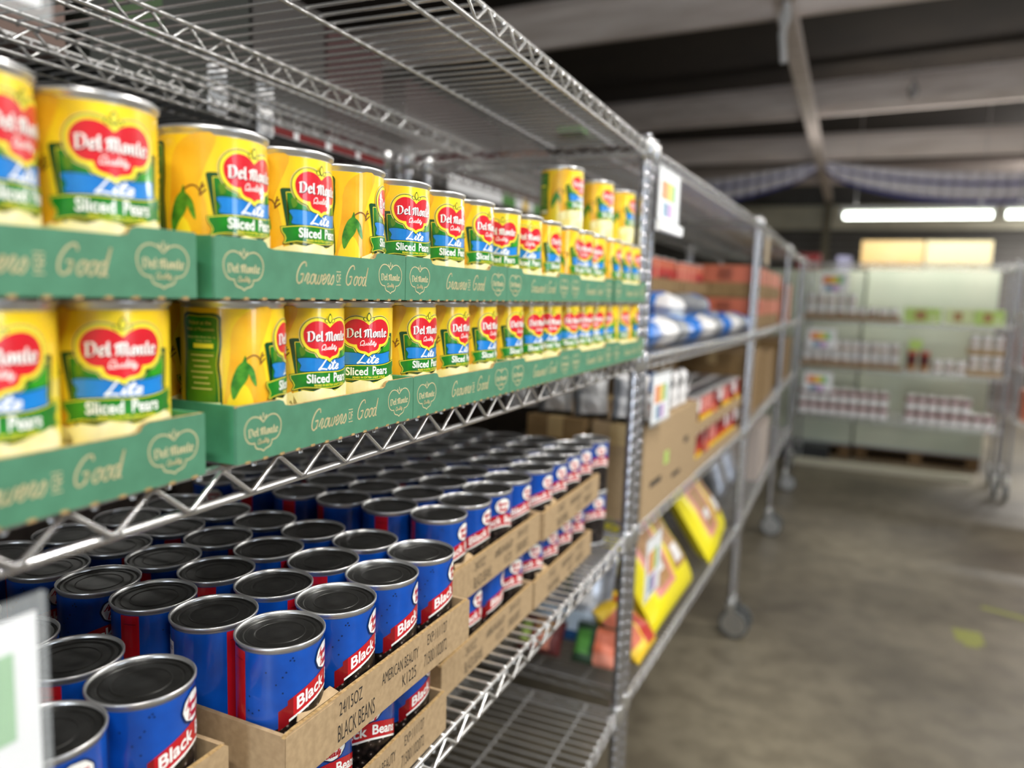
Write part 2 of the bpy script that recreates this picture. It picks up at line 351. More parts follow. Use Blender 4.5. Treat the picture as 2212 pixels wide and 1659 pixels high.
    for k, (t, v0, h, x0, x1) in enumerate([('Picked at the', 14, 4, -134, -106), ('Peak of Ripeness', 21, 4.6, -137, -103), ('Enjoy this fruit for a', 30, 3, -136, -102), ('long time', 34, 2.6, -124, -106)]):
        L.append((text(t, x0, x1, V(v0+h), V(v0)), M['lcream2'], 6))
    for k in range(7):
        L.append((P2(-132+(k%3)*2, -104-(k*5)%7, 50+k*6, 51.2+k*6), M['lcream2'], 6))
    L += [(S(frame), M['dgreen'], 3), (S(framei), M['lyellow'], 4), (S(frameg), M['lgreen'], 5),
          (S([(26,46),(38,44),(40,52),(36,60),(24,59)]), M['midgreen'], 6), (S([(-38,48),(-33,46),(-31,54),(-36,58)]), M['olive'], 6),
          (offset_poly(S(band), .7), M['dgreen'], 7), (S(band), M['lblue'], 8),
          (offset_poly(heart, 5.6), M['lcream2'], 6), (offset_poly(heart, 4.4), M['dgreen'], 9), (offset_poly(heart, 3.5), M['lyellow'], 10), (heart, M['lred'], 11),
          ([leafp(-4.2,12.5,18.5,2.8,-2), leafp(4.2,12.5,18.5,2.8,2)], M['dgreen'], 11), ([leafp(-4.1,13.4,17.7,1.9,-1.6), leafp(4.1,13.4,17.7,1.9,1.6)], M['lyellow'], 12),
          (leafp(0,6.2,18.6,3.1), M['dgreen'], 13), (leafp(0,8,17.2,2.2), M['lyellow'], 14),
          (blackletter('Del Monte', -28.4, 30.2, V(41.1), 12.6), M['shade'], 12), (blackletter('Del Monte', -29.2, 29.4, V(40.4), 12.6), M['white'], 13),
          (script('Quality', -12.5, 11.5, V(50.4), 6.6, .11), M['white'], 12),
          (script('Lite', -16, 15, V(75), 13, .135, .3), M['white'], 9),
          (rib, M['dgreen'], 14), (offset_poly(rib, -.8), M['lyellow'], 15), (offset_poly(rib, -1.7), M['lgreen'], 16),
          (text('Sliced', -30, -1, V(91.2), V(80), .022), M['white'], 17), (text('Pears', 5.5, 30.5, V(91), V(79.3), .022), M['white'], 17),
          (text('PEARS IN EXTRA LIGHT SYRUP', -21, 26, V(95.6), V(92.6), .02), M['lyellow'], 17),
          (slc[:1], M['lcream2'], 17), (slc[1:], M['lcream'], 18),
          (pen([smooth_pts([(-36,99),(-20,101.5),(0,102),(14,100.5)],False,3)],0,0,1,w=.8), M['lyellow'], 16)]
    L[-1] = ([[(a, V(b)) for a, b in q] for q in L[-1][0]], M['lyellow'], 16)
    base = label_ring(M['yellow'])
    oc = on_can(CR)
    a = art_layers(L, lambda x, y, l: oc(x*KL, LT-(LT-y)*KL, l), 5)
    base2 = MB(); base2.add(base.v, base.f, M['yellow'], True)
    for k, f in enumerate(a.f): pass
    off = len(base2.v); base2.v += a.v
    for f, mi_ in zip(a.f, a.m):
        base2.f.append([off+i for i in f]); base2.m.append(base2.mi(a.mats[mi_])); base2.smooth.append(False)
    return base2.mesh('pear_label')
def bean_label():
    P2 = lambda x0, x1, v0, v1: [(x0,V(v1)),(x1,V(v1)),(x1,V(v0)),(x0,V(v0))]
    cloud = []
    for i in range(72):
        t = 2*PI*i/72; r = 1+.075*abs(math.sin(4.5*t)); cloud.append((12.6*r*math.cos(t), V(14.8)+10.6*r*math.sin(t)))
    def arch(P):
        return [(a, b-12.5*(min(abs(a), 50)/38)**1.7) for a, b in P]
    def strip_(x0, x1, v0, v1, n=24):
        return [(x0+(x1-x0)*i/n, V(v0)) for i in range(n+1)] + [(x1-(x1-x0)*i/n, V(v1)) for i in range(n+1)]
    def tarch(t): return ('mesh', arch(t[1]), t[2])
    band = arch(strip_(-41, 41, 27, 44)); tabp = arch(strip_(-48.5, -40, 31, 48, 4)); dark = arch(strip_(-41, -36.5, 27, 44, 4))
    swoosh = arch(strip_(-41, 41, 44, 46.5)); pile = arch(strip_(-62, 62, 46, 60)); pile = pile[:25] + [(62, LB+.2), (-62, LB+.2)]
    seam = P2(-96,-78,0.3,LT-LB-.3)
    L = [(seam, M['bred'], 1), (P2(-93,-81,8,9), M['bdred'], 2), (pile, M['beans'], 2), (swoosh, M['white'], 3), (tabp, M['bdred'], 4), (band, M['bred'], 5),
         (dark, M['bdred'], 6), (offset_poly(cloud, 1.6), M['bnavy'], 6), (cloud, M['white'], 7),
         (script('American', -11, 9.5, V(14), 7.5, .12, .25), M['bred'], 8), (script('Beauty', -8.5, 7.5, V(22.4), 8, .13, .25), M['bred'], 8),
         (tarch(text('Black', -33.5, -3, V(40.8), V(29.4), .024)), M['white'], 7), (tarch(text('Beans', 2.5, 35, V(40.8), V(29.8), .024)), M['white'], 7),
         (P2(56,84,12,88), M['white'], 2), (P2(58,82,40,41), M['bnavy'], 3), (P2(58,82,52,53), M['bnavy'], 3), (text('Nutrition Facts', 58, 82, V(20), V(15)), M['bnavy'], 3)]
    for k in range(9): L.append((P2(58, 76+(k*7)%6, 24+k*6.4, 25.2+k*6.4), M['bnavy'], 3))
    rnd = random.Random(3); stars = []
    for k in range(60):
        x = rnd.uniform(-76, 55); v = rnd.uniform(3, 60)
        if abs(x) < 24 and v < 33: continue
        stars.append([(x+.9*(1 if j%2 == 0 else .4)*math.cos(PI*j/5), V(v)+.9*(1 if j%2 == 0 else .4)*math.sin(PI*j/5)) for j in range(10)])
    L.append((stars, M['bnavy'], 1))
    a = art_layers(L, on_can(CR), 4); b = label_ring(M['bblue']); off = len(b.v); b.v += a.v
    for f, mi_ in zip(a.f, a.m):
        b.f.append([off+i for i in f]); b.m.append(b.mi(a.mats[mi_])); b.smooth.append(False)
    return b.mesh('bean_label')
def make_can(name, lab, lid):
    r = empty(name); obj('can_body', BODY, r); obj('lid', lid, r); obj('label_wrap', lab, r); return r
PROTO = {}
def can(kind, x, y, z, deg, label, cat, group):
    if kind not in PROTO:
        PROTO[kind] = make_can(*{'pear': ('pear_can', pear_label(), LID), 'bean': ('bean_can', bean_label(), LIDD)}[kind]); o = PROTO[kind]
    else: o = copy_tree(PROTO[kind])
    o.location = (x, y, z); o.rotation_euler = (0, 0, math.radians(deg))
    return tag(o, label, cat, group)

ORD = ['first','second','third','fourth','fifth','sixth','seventh','eighth','ninth','tenth','eleventh','twelfth','thirteenth','fourteenth','fifteenth','sixteenth','seventeenth','eighteenth','nineteenth','twentieth']

# ---------------------------------------------------------------- trays
def logo_outline(cx, cy, s):
    half = smooth_pts([(0,23.5),(6,18.6),(13,15.8),(21,15.9),(28,19.6),(32.6,26),(33.6,33),(31.6,41),(27,46.8),(21,49.2),(16,49.2)], False, 3) + [(15.4,53),(13,56.4),(9,58),(4,59),(0,61.6)]
    P = [(cx+a*s, cy-(b-38)*s) for a, b in mir(half)]; out = []
    for a, b in zip(P, P[1:]+P[:1]):
        out += pen([[a, b]], 0, 0, 1, w=.9)
    out += [q for q in pen([[(cx,cy+20.5*s),(cx,cy+26*s)],[(cx-3*s,cy+19*s),(cx-6*s,cy+23*s)],[(cx+3*s,cy+19*s),(cx+6*s,cy+23*s)]], 0, 0, 1, w=.9)]
    out += blackletter('Del Monte', cx-27*s, cx+28*s, cy-3*s, 11*s)
    out += script('Quality', cx-11*s, cx+11*s, cy-13*s, 6*s, .15)
    return out
def slab(P, x0, x1, mf, me, mb):
    """extrude a (y,z) outline between x0 (inner) and x1 (outer, printed)"""
    n = len(P); b = MB()
    b.add([(x1, a, c) for a, c in P], [tuple(range(n))], mf); b.add([(x0, a, c) for a, c in P], [tuple(range(n-1,-1,-1))], mb)
    vv = [(x1, a, c) for a, c in P]+[(x0, a, c) for a, c in P]; L_ = max(a for a, c in P)
    for i in range(n):
        a0, a1 = P[i][0], P[(i+1)%n][0]; end = (a0 < .0005 and a1 < .0005) or (a0 > L_-.0005 and a1 > L_-.0005)
        b.add([vv[q] for q in (i, i+n, (i+1)%n+n, (i+1)%n)], [(0,1,2,3)], mf if end else me)
    return b
def merge(dst, src):
    off = len(dst.v); dst.v += src.v
    for f, k, s_ in zip(src.f, src.m, src.smooth): dst.f.append([off+i for i in f]); dst.m.append(dst.mi(src.mats[k])); dst.smooth.append(s_)
TL = .2355; TD = .314
def tray_front():
    h1, h2, t = .041, .0352, .048; r = .004
    P = [(0,0),(TL,0),(TL,h1-.001),(TL-.001,h1),(TL-t+r,h1),(TL-t,h1-.0015),(TL-t-.002,h2+.001),(TL-t-r-.002,h2),(t+r+.004,h2),(t+.002,h2+.0012),(t,h1-.0015),(t-r,h1),(.001,h1),(0,h1-.001)]
    b = slab(P, -.0032, 0, M['tgreen'], M['kraftedge'], M['kraft'])
    mm = 1000
    art = logo_outline(26, 19, .56) + logo_outline(210, 19, .56)
    art += script('Growers', 78, 126, 12, 16, .075, .25) + script('Good', 140, 172, 12, 16, .075, .25)
    tx = text('OF', 129.5, 135.5, 13.5, 20.5, 0)
    art2 = [[(129.5,11.5),(135.5,11.5),(135.5,12.1),(129.5,12.1)], [(129.5,22),(135.5,22),(135.5,22.6),(129.5,22.6)]]
    a = art_layers([(art+art2, M['tan'], 0), (tx, M['tan'], 0)], lambda x, y, l: (.00015, x/mm, y/mm))
    # the picture plane is looked at along -x with y to the right, so faces need no flip
    merge(b, a); return b.mesh('front_panel')
def tray_pear():
    r = empty('pear_tray'); obj('front_panel', tray_front(), r)
    w_ = .0032; h = .041
    obj('back_panel', slab([(0,0),(TL,0),(TL,h),(0,h)], -TD, -TD+w_, M['kraft'], M['kraftedge'], M['tgreen']).mesh('back_panel'), r)
    for y in (0, TL-w_):
        b = MB(); b.box((-TD+w_, y, 0), (-w_, y+w_, h), M['tgdark']); b.build('side_panel', r)
    b = MB(); b.box((-TD+w_, w_, 0), (-w_, TL-w_, .0022), M['kraft'])
    for k in range(13): b.box((-w_, .008+k*.018, -.0009), (.0003, .0125+k*.018, .001), M['kraftedge'])
    b.build('tray_bottom', r)
    return r
BTL = .3155; BTD = .469; BTH = .050
def tray_bean():
    r = empty('bean_tray'); w_ = .004
    P = [(0,0),(BTL,0),(BTL,BTH-.003),(BTL-.004,BTH),(.012,BTH),(.002,BTH-.001),(0,BTH-.003)]
    b = slab(P, -w_, 0, M['kraft'], M['kraftedge'], M['kraft'])
    def st(t, x0, x1, z0, z1): return (text(t, x0, x1, z0, z1, -.004), M['ink'], 0)
    L = [st('24/15OZ', 70, 104, 30, 43), st('BLACK BEANS', 68, 124, 6, 22), st('AMERICAN BEAUTY', 136, 202, 27, 39), st('K1225', 172, 198, 8, 21),
         st('EXP:11/11/27', 220, 262, 32, 44), st('715001102072', 214, 262, 10, 24)]
    merge(b, art_layers(L, lambda x, y, l: (.0002, x/1000, y/1000)))
    b.add([(.0006,0,.001),(.0006,.062,.001),(.0006,.062,BTH-.002),(.0006,0,BTH-.002),(0,0,.001),(0,.062,.001),(0,.062,BTH-.002),(0,0,BTH-.002)], [(0,1,2,3),(1,5,6,2),(3,2,6,7)], M['kraft'])
    b.build('front_panel', r)
    obj('back_panel', slab([(0,0),(BTL,0),(BTL,BTH),(0,BTH)], -BTD, -BTD+w_, M['kraft'], M['kraftedge'], M['kraft']).mesh('back_panel'), r)
    for y in (0, BTL-w_):
        b = MB(); b.box((-BTD+w_, y, 0), (-w_, y+w_, BTH-.0015), M['kraft']); b.build('side_panel', r)
    b = MB(); b.box((-BTD+w_, w_, 0), (-w_, BTL-w_, .0025), M['kraft']); b.build('tray_bottom', r)
    b = MB(); b.add([(-.0045,.02,.05),(-.0045,.075,.05),(-.010,.07,BTH+.006),(-.008,.025,BTH+.003)], [(0,1,2,3)], M['kraft'])
    b.add([(-.0055,.02,.05),(-.0055,.075,.05),(-.011,.07,BTH+.006),(-.009,.025,BTH+.003)], [(3,2,1,0)], M['kraft']); b.build('corner_flap', r)
    return r

# ---------------------------------------------------------------- the setting
def struct(name, mb, kind='structure'):
    o = mb.build(name); o['kind'] = kind; return o
MC = dict(ceil=mat('ceiling_dark', '#302821', .9, 0, '#261f1a', 2, bump=.2), wall=mat('wall_grey', '#6b6865', .7, 0, '#5e5b58', 3), cream=mat('wall_cream', '#ded9c4', .6, 0, '#cfcab6', 4),
          beam=mat('beam_taupe', '#e6dad4', .6, 0, '#cdbfb7', 3, stretch=(.5,6,6)), darkwall=mat('wall_dark', '#4a4642', .8))
def floor_mat():
    mt = mat('concrete', '#4a4338', .5, 0, '#8b826e', .6, lo=.36, hi=.66, detail=8); nt = mt.node_tree; b = nt.nodes['Principled BSDF']
    n2 = nt.nodes.new('ShaderNodeTexNoise'); n2.inputs['Scale'].default_value = 9; n2.inputs['Detail'].default_value = 6
    tc = nt.nodes['Texture Coordinate']; nt.links.new(tc.outputs['Object'], n2.inputs[0])
    r = nt.nodes.new('ShaderNodeValToRGB'); r.color_ramp.elements[0].position = .35; r.color_ramp.elements[0].color = (.62,.6,.58,1); r.color_ramp.elements[1].position = .6; r.color_ramp.elements[1].color = (1,1,1,1)
    nt.links.new(n2.outputs[0], r.inputs[0])
    mx = nt.nodes.new('ShaderNodeMix'); mx.data_type = 'RGBA'; mx.blend_type = 'MULTIPLY'; mx.inputs[0].default_value = .8
    src = b.inputs['Base Color'].links[0].from_socket
    nt.links.new(src, mx.inputs[6]); nt.links.new(r.outputs[0], mx.inputs[7]); nt.links.new(mx.outputs[2], b.inputs['Base Color'])
    return mt
b = MB(); b.box((-4,-3,-.1),(7,12.5,0), floor_mat()); struct('floor', b)
b = MB(); b.box((-4,-3,3.42),(7,12.5,3.5), MC['ceil']); struct('ceiling', b)
b = MB(); b.box((-4,12.4,0),(7,12.5,3.42), MC['wall'])
for k in range(24): b.box((-4,12.385,.2+k*.1),(7,12.4,.24+k*.1), MC['darkwall'])
struct('wall_back', b)
b = MB(); b.box((-4,12.25,2.52),(7,12.38,2.86), MC['cream']); struct('trim_1', b)
b = MB(); b.box((-4.1,-3,0),(-4,12.5,3.42), MC['wall']); struct('wall_left', b)
b = MB(); b.box((7,-3,0),(7.1,12.5,3.42), MC['wall']); struct('wall_right', b)
b = MB(); b.box((-4,-3.1,0),(7,-3,3.42), MC['cream']); struct('wall_front', b)
for k, (xa, ya, xb, yb) in enumerate([(-4,2.5,7,2.2),(-4,4.9,7,4.0),(-4,7.6,7,6.1),(-4,9.2,7,9.15),(-4,11.0,7,11.1)]):
    d = Vector((xb-xa, yb-ya, 0)); n = Vector((-d.y, d.x, 0)).normalized()*.08
    b = MB(); vs = []
    for z, q in ((3.0,.04),(3.07,-.006),(3.22,-.012),(3.28,.02)):
        vs += [(xa+n.x*q*10, ya+n.y*q*10, z), (xb+n.x*q*10, yb+n.y*q*10, z), (xb+n.x, yb+n.y, z), (xa+n.x, ya+n.y, z)]
    fs = [(3,2,1,0)]
    for j in range(3):
        for i in range(4): fs.append((4*j+i, 4*j+(i+1)%4, 4*j+4+(i+1)%4, 4*j+4+i))
    b.add(vs, fs, MC['beam']); o = struct('trim_%d' % (k+2), b)
b = MB(); b.box((-.045,0,-.04),(.045,9.2,.045), MC['beam']); o = b.build('ceiling_pipe', loc=(-.02,2.9,2.95)); o.rotation_euler = (0,0,-.016)
tag(o, 'square brown steel conduit running along under the ceiling beams', 'pipe')
b = MB(); b.box((-.05,-.05,0),(.05,.05,2.9), mat('post_olive', '#77705c', .6)); o = b.build('support_post', loc=(.13,12.1,0)); tag(o, 'tall olive support post standing at the far wall', 'post')

DAY = mat('daylight_pane', '#dfeaf8', .3, emit=11)
for nm, a, c, fr in (('door_1', (.15,-2.999,.05), (1.0,-2.99,2.1), 'y'), ('window_1', (6.99,-.1,.9), (6.999,.9,2.6), 'x')):
    b = MB(); b.box(a, c, DAY); o = b.build(nm); o['kind'] = 'structure'
    b = MB()
    if fr == 'y':
        for x0, x1, z0, z1 in ((a[0]-.06,a[0],0,2.16),(c[0],c[0]+.06,0,2.16),(a[0],c[0],2.1,2.16)): b.box((x0,-2.999,z0),(x1,-2.96,z1), MC['cream'])
    else:
        for y0, y1, z0, z1 in ((a[1]-.05,a[1],.95,2.55),(c[1],c[1]+.05,.95,2.55),(a[1],c[1],2.5,2.55),(a[1],c[1],.95,1.0)): b.box((6.95,y0,z0),(6.999,y1,z1), MC['cream'])
    b.build('frame', o)
# fluorescent fixtures
MT = mat('tube_glow', '#f4fbf0', .4, emit=9); MF = mat('fixture_white', '#d8d8d4', .4)
fixl = ['fluorescent tube fixture above the aisle, behind the viewpoint', 'fluorescent tube fixture hanging over the near aisle', 'fluorescent tube fixture over the aisle to the right',
        'bright hanging fluorescent tube left above the yellow boxes', 'bright hanging fluorescent tube at the right picture edge', 'unseen tube fixture added far right to brighten the back wall', 'fluorescent tube fixture over the back aisle near end']
for (x0, x1, y, z, pw), lb in zip(TUBES, fixl):
    r = empty('fluorescent_light', ((x0+x1)/2, y, z)); L = x1-x0
    b = MB(); b.box((-L/2,-.06,.035),(L/2,.06,.075), MF); b.build('housing', r)
    b = MB(); b.rod((-L/2+.03,0,.0),(L/2-.03,0,.0), .025, MT, 12); b.build('tube', r)
    for q in (-L/2, L/2-.03):
        b = MB(); b.box((q,-.025,-.022),(q+.03,.025,.036), MF); b.build('end_cap', r)
    for s in (-.4, .4):
        b = MB(); b.rod((s*L,0,.07),(s*L,0,3.42-z), .003, M['steel'], 6); b.build('hanger', r)
    tag(r, lb, 'light')

# ---------------------------------------------------------------- wire shelving
def shelf_mesh(L, D, runners, mid=None):
    """local: x 0 (front) .. -D, y 0..L, z=0 is the surface"""
    b = MB(); c = M['chrome']; g = .02
    for x in ([0, -D] + ([mid] if mid else [])):
        b.rod((x,g,-.004),(x,L-g,-.004), .0032, c, 8); b.rod((x,g,-.0285),(x,L-g,-.0285), .0034, c, 8)
        n = int((L-2*g)/.0288); n -= n % 2; st = (L-2*g)/n; pts = []
        for k in range(n+1):
            z = -.0262 if k % 2 == 0 else -.0065; y = g+k*st
            pts += [(x+.0035*(1 if x == 0 else -1), max(g, y-.0022), z), (x+.0035*(1 if x == 0 else -1), min(L-g, y+.0022), z)]
        b.path(pts, .0021, c, 6)
    for y in (g, L-g):
        b.rod((-.012,y,-.004),(-D+.012,y,-.004), .0032, c, 6); b.rod((-.012,y,-.0285),(-D+.012,y,-.0285), .0032, c, 6)
        n = max(4, int(D/.03)); n -= n % 2; pts = [(-.012-(D-.024)*k/n, y, -.0262 if k % 2 == 0 else -.0065) for k in range(n+1)]
        b.path(pts, .002, c, 5)
    for x in runners: b.rod((x,g,-.0068),(x,L-g,-.0068), .0029, c, 6)
    n = int((L-2*g)/.0262)
    for k in range(n):
        y = g+.013+k*(L-2*g-.013)/n
        b.path([(.0015,y,-.0085),(.0005,y,-.0022),(-.006,y,-.0018),(-D+.006,y,-.0018),(-D-.0005,y,-.0022),(-D-.0015,y,-.0085)], .0023, c, 6)
    return b.mesh('wire_shelf')
def post_mesh(z0, z1):
    b = MB(); prof = [(.0001, z0)]; z = z0
    while z < z1-.002:
        prof += [(.0121, z+.0002), (.0122, z+.001), (.0122, min(z+.0213, z1)), (.0121, min(z+.0221, z1)), (.0112, min(z+.0227, z1)), (.0112, min(z+.0246, z1))]; z += .0254
    prof += [(.0122, z1), (.0118, z1+.004), (.006, z1+.006), (.0001, z1+.006)]
    b.lathe(prof, M['postm'], 16, cap=False); return b.mesh('post')
def caster_mesh():
    b = MB(); rb = mat_rubber
    pts = [(0,.026,.0),(0,.026,0)]
    # wheel on a y-axis
    vs = []; n = 24
    ring = [(.052,-.010),(.060,-.013),(.0625,-.006),(.0625,.006),(.060,.013),(.052,.010)]
    for r, w_ in ring:
        for i in range(n): t = 2*PI*i/n; vs.append((r*math.cos(t)+.02, w_, .0625+r*math.sin(t)))
    b.add(vs, [(k*n+i, k*n+(i+1)%n, (k+1)*n+(i+1)%n, (k+1)*n+i) for k in range(5) for i in range(n)], rb, True)
    b.add([v for v in vs[:n]], [tuple(range(n))], M['steel']); b.add([v for v in vs[-n:]], [tuple(range(n-1,-1,-1))], M['steel'])
    return b.mesh('wheel')
mat_rubber = mat('caster_rubber', '#4c4f50', .6)
POSTS = {}; WHEEL = caster_mesh()
def fork_mesh():
    b = MB(); s = M['steel']
    for w_ in (-.019, .017): b.add([(-.018,w_,.15),(.02,w_,.15),(.034,w_,.062),(.006,w_,.055),(-.018,w_+.002,.15),(.02,w_+.002,.15),(.034,w_+.002,.062),(.006,w_+.002,.055)], [(0,1,2,3),(7,6,5,4),(0,4,5,1),(1,5,6,2),(2,6,7,3),(3,7,4,0)], s)
    b.box((-.02,-.021,.148),(.022,.021,.152), s); b.rod((.02,-.022,.0625),(.02,.022,.0625), .008, s, 10); b.lathe([(.018,.152),(.018,.16),(.013,.164),(.013,.178)], s, 16); return b.mesh('fork')
FORK = fork_mesh()
def collar_mesh():
    b = MB(); b.lathe([(.0135,-.036),(.0155,-.034),(.0175,.004),(.0165,.006),(.0135,.006)], M['chrome'], 16, cap=False); return b.mesh('collar')
COLLAR = collar_mesh()
def unit(x, y, rz, L, D, levels, runners, label, group=None, casters=True, ztop=None, mid=None):
    r = empty('wire_shelving_unit', (x, y, 0), rz); z0 = .165 if casters else .001; z1 = ztop or max(levels)+.012
    sm = shelf_mesh(L, D, runners, mid)
    for z in levels:
        s = obj('wire_shelf', sm, r, (0,0,z))
    pk = (z0, z1)
    if pk not in POSTS: POSTS[pk] = post_mesh(*pk)
    for px in (-.004, -D+.004):
        for py in (.003, L-.003):
            p = obj('post', POSTS[pk], r, (px, py, 0))
            for z in levels: obj('collar', COLLAR, p, (0, 0, z-.0))
            if casters:
                c = obj('caster', FORK, r, (px, py, 0)); obj('wheel', WHEEL, c)
    return tag(r, label, 'shelving', group)
ZT, ZM, ZL, ZB = Z0+.449, Z0+.0, Z0-.3985, Z0-.812
LV = [ZT, ZM, ZL, ZB]
DF = .590
unit(-.018, -.235, 0, 1.845, DF, LV, (-.072, -.205, -.462, -.545), 'chrome wire shelving unit nearest, holding the pear and black bean cans', mid=-.38)
U2 = (-.02, 1.672, -.05)
unit(*U2, 1.53, DF, [ZT, ZM-.005, ZL-.005, ZB-.005], (-.12,-.25,-.47), 'chrome wire shelving unit second in the row, with blue bags and yellow bags', mid=-.38)
U3 = (.062, 3.26, -.015)
unit(*U3, 1.5, DF, LV, (-.12,-.25,-.47), 'chrome wire shelving unit third in the row, with orange boxes', mid=-.38)
U4 = (.085, 4.83, -.02)
unit(*U4, 1.15, DF, LV, (-.12,-.25,-.47), 'chrome wire shelving unit at the far end of the row', mid=-.38)
unit(-.662, -.235, 0, 1.845, .42, LV, (-.14,-.28), 'wire shelving unit backed against the nearest unit, carrying brown and maroon boxes', casters=False)
unit(-.667, 1.672, 0, 1.53, .42, LV, (-.14,-.28), 'wire shelving unit behind the second unit, with the white and green label strip', casters=False)
unit(-1.75, -.2, 0, 1.83, .45, [Z0+.5, Z0, Z0-.4], (-.15,-.3), 'wire shelving unit across the back aisle, near one', casters=False)
unit(-1.75, 1.7, 0, 1.83, .45, [Z0+.5, Z0, Z0-.4], (-.15,-.3), 'wire shelving unit across the back aisle, far one', casters=False)
FAR = (.10, 6.74, -PI/2-.09)
unit(*FAR, 1.48, .5, [Z0+.46, Z0+.0, Z0-.385, Z0-.79], (-.16,-.33), 'wire shelving unit across the end of the aisle, facing the viewer', ztop=Z0+.49)
RGT = (1.64, 6.585, -PI/2-.09)
unit(*RGT, 1.2, .5, [Z0+.46, Z0+.1, Z0-.3, Z0-.7], (-.16,-.33), 'wire shelving unit at the right picture edge, far end', ztop=Z0+.49)

# ---------------------------------------------------------------- pear trays and cans
GP = 'sliced pear cans on the middle shelf'
tp = tray_pear(); first = [True]
def put_tray(proto, x, y, z, rz, label, cat, group):
    o = proto if not proto.get('used') else copy_tree(proto)
    if 'used' in o: del o['used']
    proto['used'] = 1
    o.location = (x, y, z); o.rotation_euler = (0,0,rz); return tag(o, label, cat, group)
UP = [.127, .378, .6145, .851, 1.0875, 1.337]; LO = [.132, .396, .6325, .869, 1.1055, 1.345]
tw = ['leftmost', 'second from the left', 'third from the left', 'fourth from the left', 'fifth from the left', 'rightmost, beside the post']
TZ = {0: Z0+.0005, 1: Z0+.1157}
for tier, ys in ((1, UP), (0, LO)):
    for k, y in enumerate(ys):
        put_tray(tp, 0, y, TZ[tier], 0, 'green cardboard tray of pear cans, %s tier, %s' % ('upper' if tier else 'lower', tw[k]), 'tray', 'green pear trays')
# logo direction in degrees for front-row cans, three to a tray
AU = [-10, 24, -19, -1, -4, 36, -21, -14, -5, -45, -33, 1, 20, -34, -48, 10, 5, 0]
AL = [20, -20, -24, 40, -12, -33, -8, -2, -2, -2, -11, -28, -19, -30, -44, -63, -5, 15]
BD = .0384
for tier, ys, A in ((1, UP, AU), (0, LO, AL)):
    for k, y in enumerate(ys):
        for i in range(3):
            n = k*3+i; tn = 'upper' if tier else 'lower'
            yy = y+.0425+i*.0764
            if k == 0 and tier == 1: yy = [.168, .245, .3235][i]
            if k == 0 and tier == 0: yy = [.176, .2535, .3295][i]
            look = {('lower',3): ' with green panel showing', ('upper',5): ' with leafy pear', ('lower',5): ' logo straight out'}.get((tn, n), '')
            can('pear', -.0425, yy, TZ[tier]+.0025, A[n], 'yellow sliced pears can%s, %s tier front row, %s from left' % (look, tn, ORD[n]), 'can', GP)
            can('pear', -.1195, yy+random.uniform(-.0005,.0005), TZ[tier]+.0025, random.uniform(-70,70), 'yellow pears can, second row, %s tier, behind %s front can' % (tn, ORD[n]), 'can', 'pear cans behind the front row')
for k, (y, a, w_) in enumerate([(1.262, -8, 'leftmost'), (1.425, -14, 'middle'), (1.560, 2, 'rightmost')]):
    can('pear', -.083+.008*k, y, TZ[1]+.0025+CH+.0003, a, 'loose yellow pear can standing on the upper tier, %s of three' % w_, 'can', GP)

# ---------------------------------------------------------------- black bean trays and cans
tb = tray_bean()
GB = 'black bean cans on the lower shelf'
ZLo = ZL+.0005; ZUp = ZLo+.0025+CH+.0008
def bean_block(x, y, rz, z, tier, where, rows, angs):
    put_tray(tb, x, y, z, rz, 'brown cardboard tray of black bean cans, %s tier, %s' % (tier, where), 'tray', 'brown bean trays')
    R = Matrix.Rotation(rz, 3, 'Z')
    for r_ in range(rows):
        for i in range(4):
            p = Vector((-.0425-r_*.0768, .0425+i*.0768, 0)); p = R @ p
            rr = ['front row', 'second row back', 'third row back', 'fourth row back', 'fifth row back', 'back row'][r_]
            a = angs[i] if r_ == 0 else random.choice([32, 40, 60, 20, -15, 95, 120, 75, 150, -60, 45])
            can('bean', x+p.x, y+p.y, z+.0028, a, 'black beans can, %s tier, %s tray, %s, %s from left' % (tier, where, rr, ORD[i]), 'can', GB)
bean_block(-.040, .110, 0, ZUp, 'upper', 'nearest', 6, [20, 20, -8, 27])
bean_block(-.006, .4515, -.025, ZUp, 'upper', 'second', 6, [23, 20, 21, 18])
bean_block(-.052, .8215, 0, ZUp, 'upper', 'third', 6, [3, 0, -25, -5])
bean_block(-.046, 1.1395, 0, ZUp, 'upper', 'farthest', 6, [-15, -20, -25, -28])
bean_block(-.045, .112, 0, ZLo, 'lower', 'nearest', 1, [20, 10, 5, 35])
bean_block(-.020, .4405, 0, ZLo, 'lower', 'second', 1, [10, -22, -38, 20])
bean_block(-.054, .8045, 0, ZLo, 'lower', 'third', 1, [-30, 0, 18, -20])
bean_block(-.052, 1.1225, 0, ZLo, 'lower', 'farthest', 1, [-28, -20, -22, -30])
for k, z in enumerate((ZLo, ZLo+CH+.001)):
    can('bean', -.085, 1.515, z, -35, 'loose black beans can past the last bean tray, %s of two' % ('lower', 'upper')[k], 'can', GB)

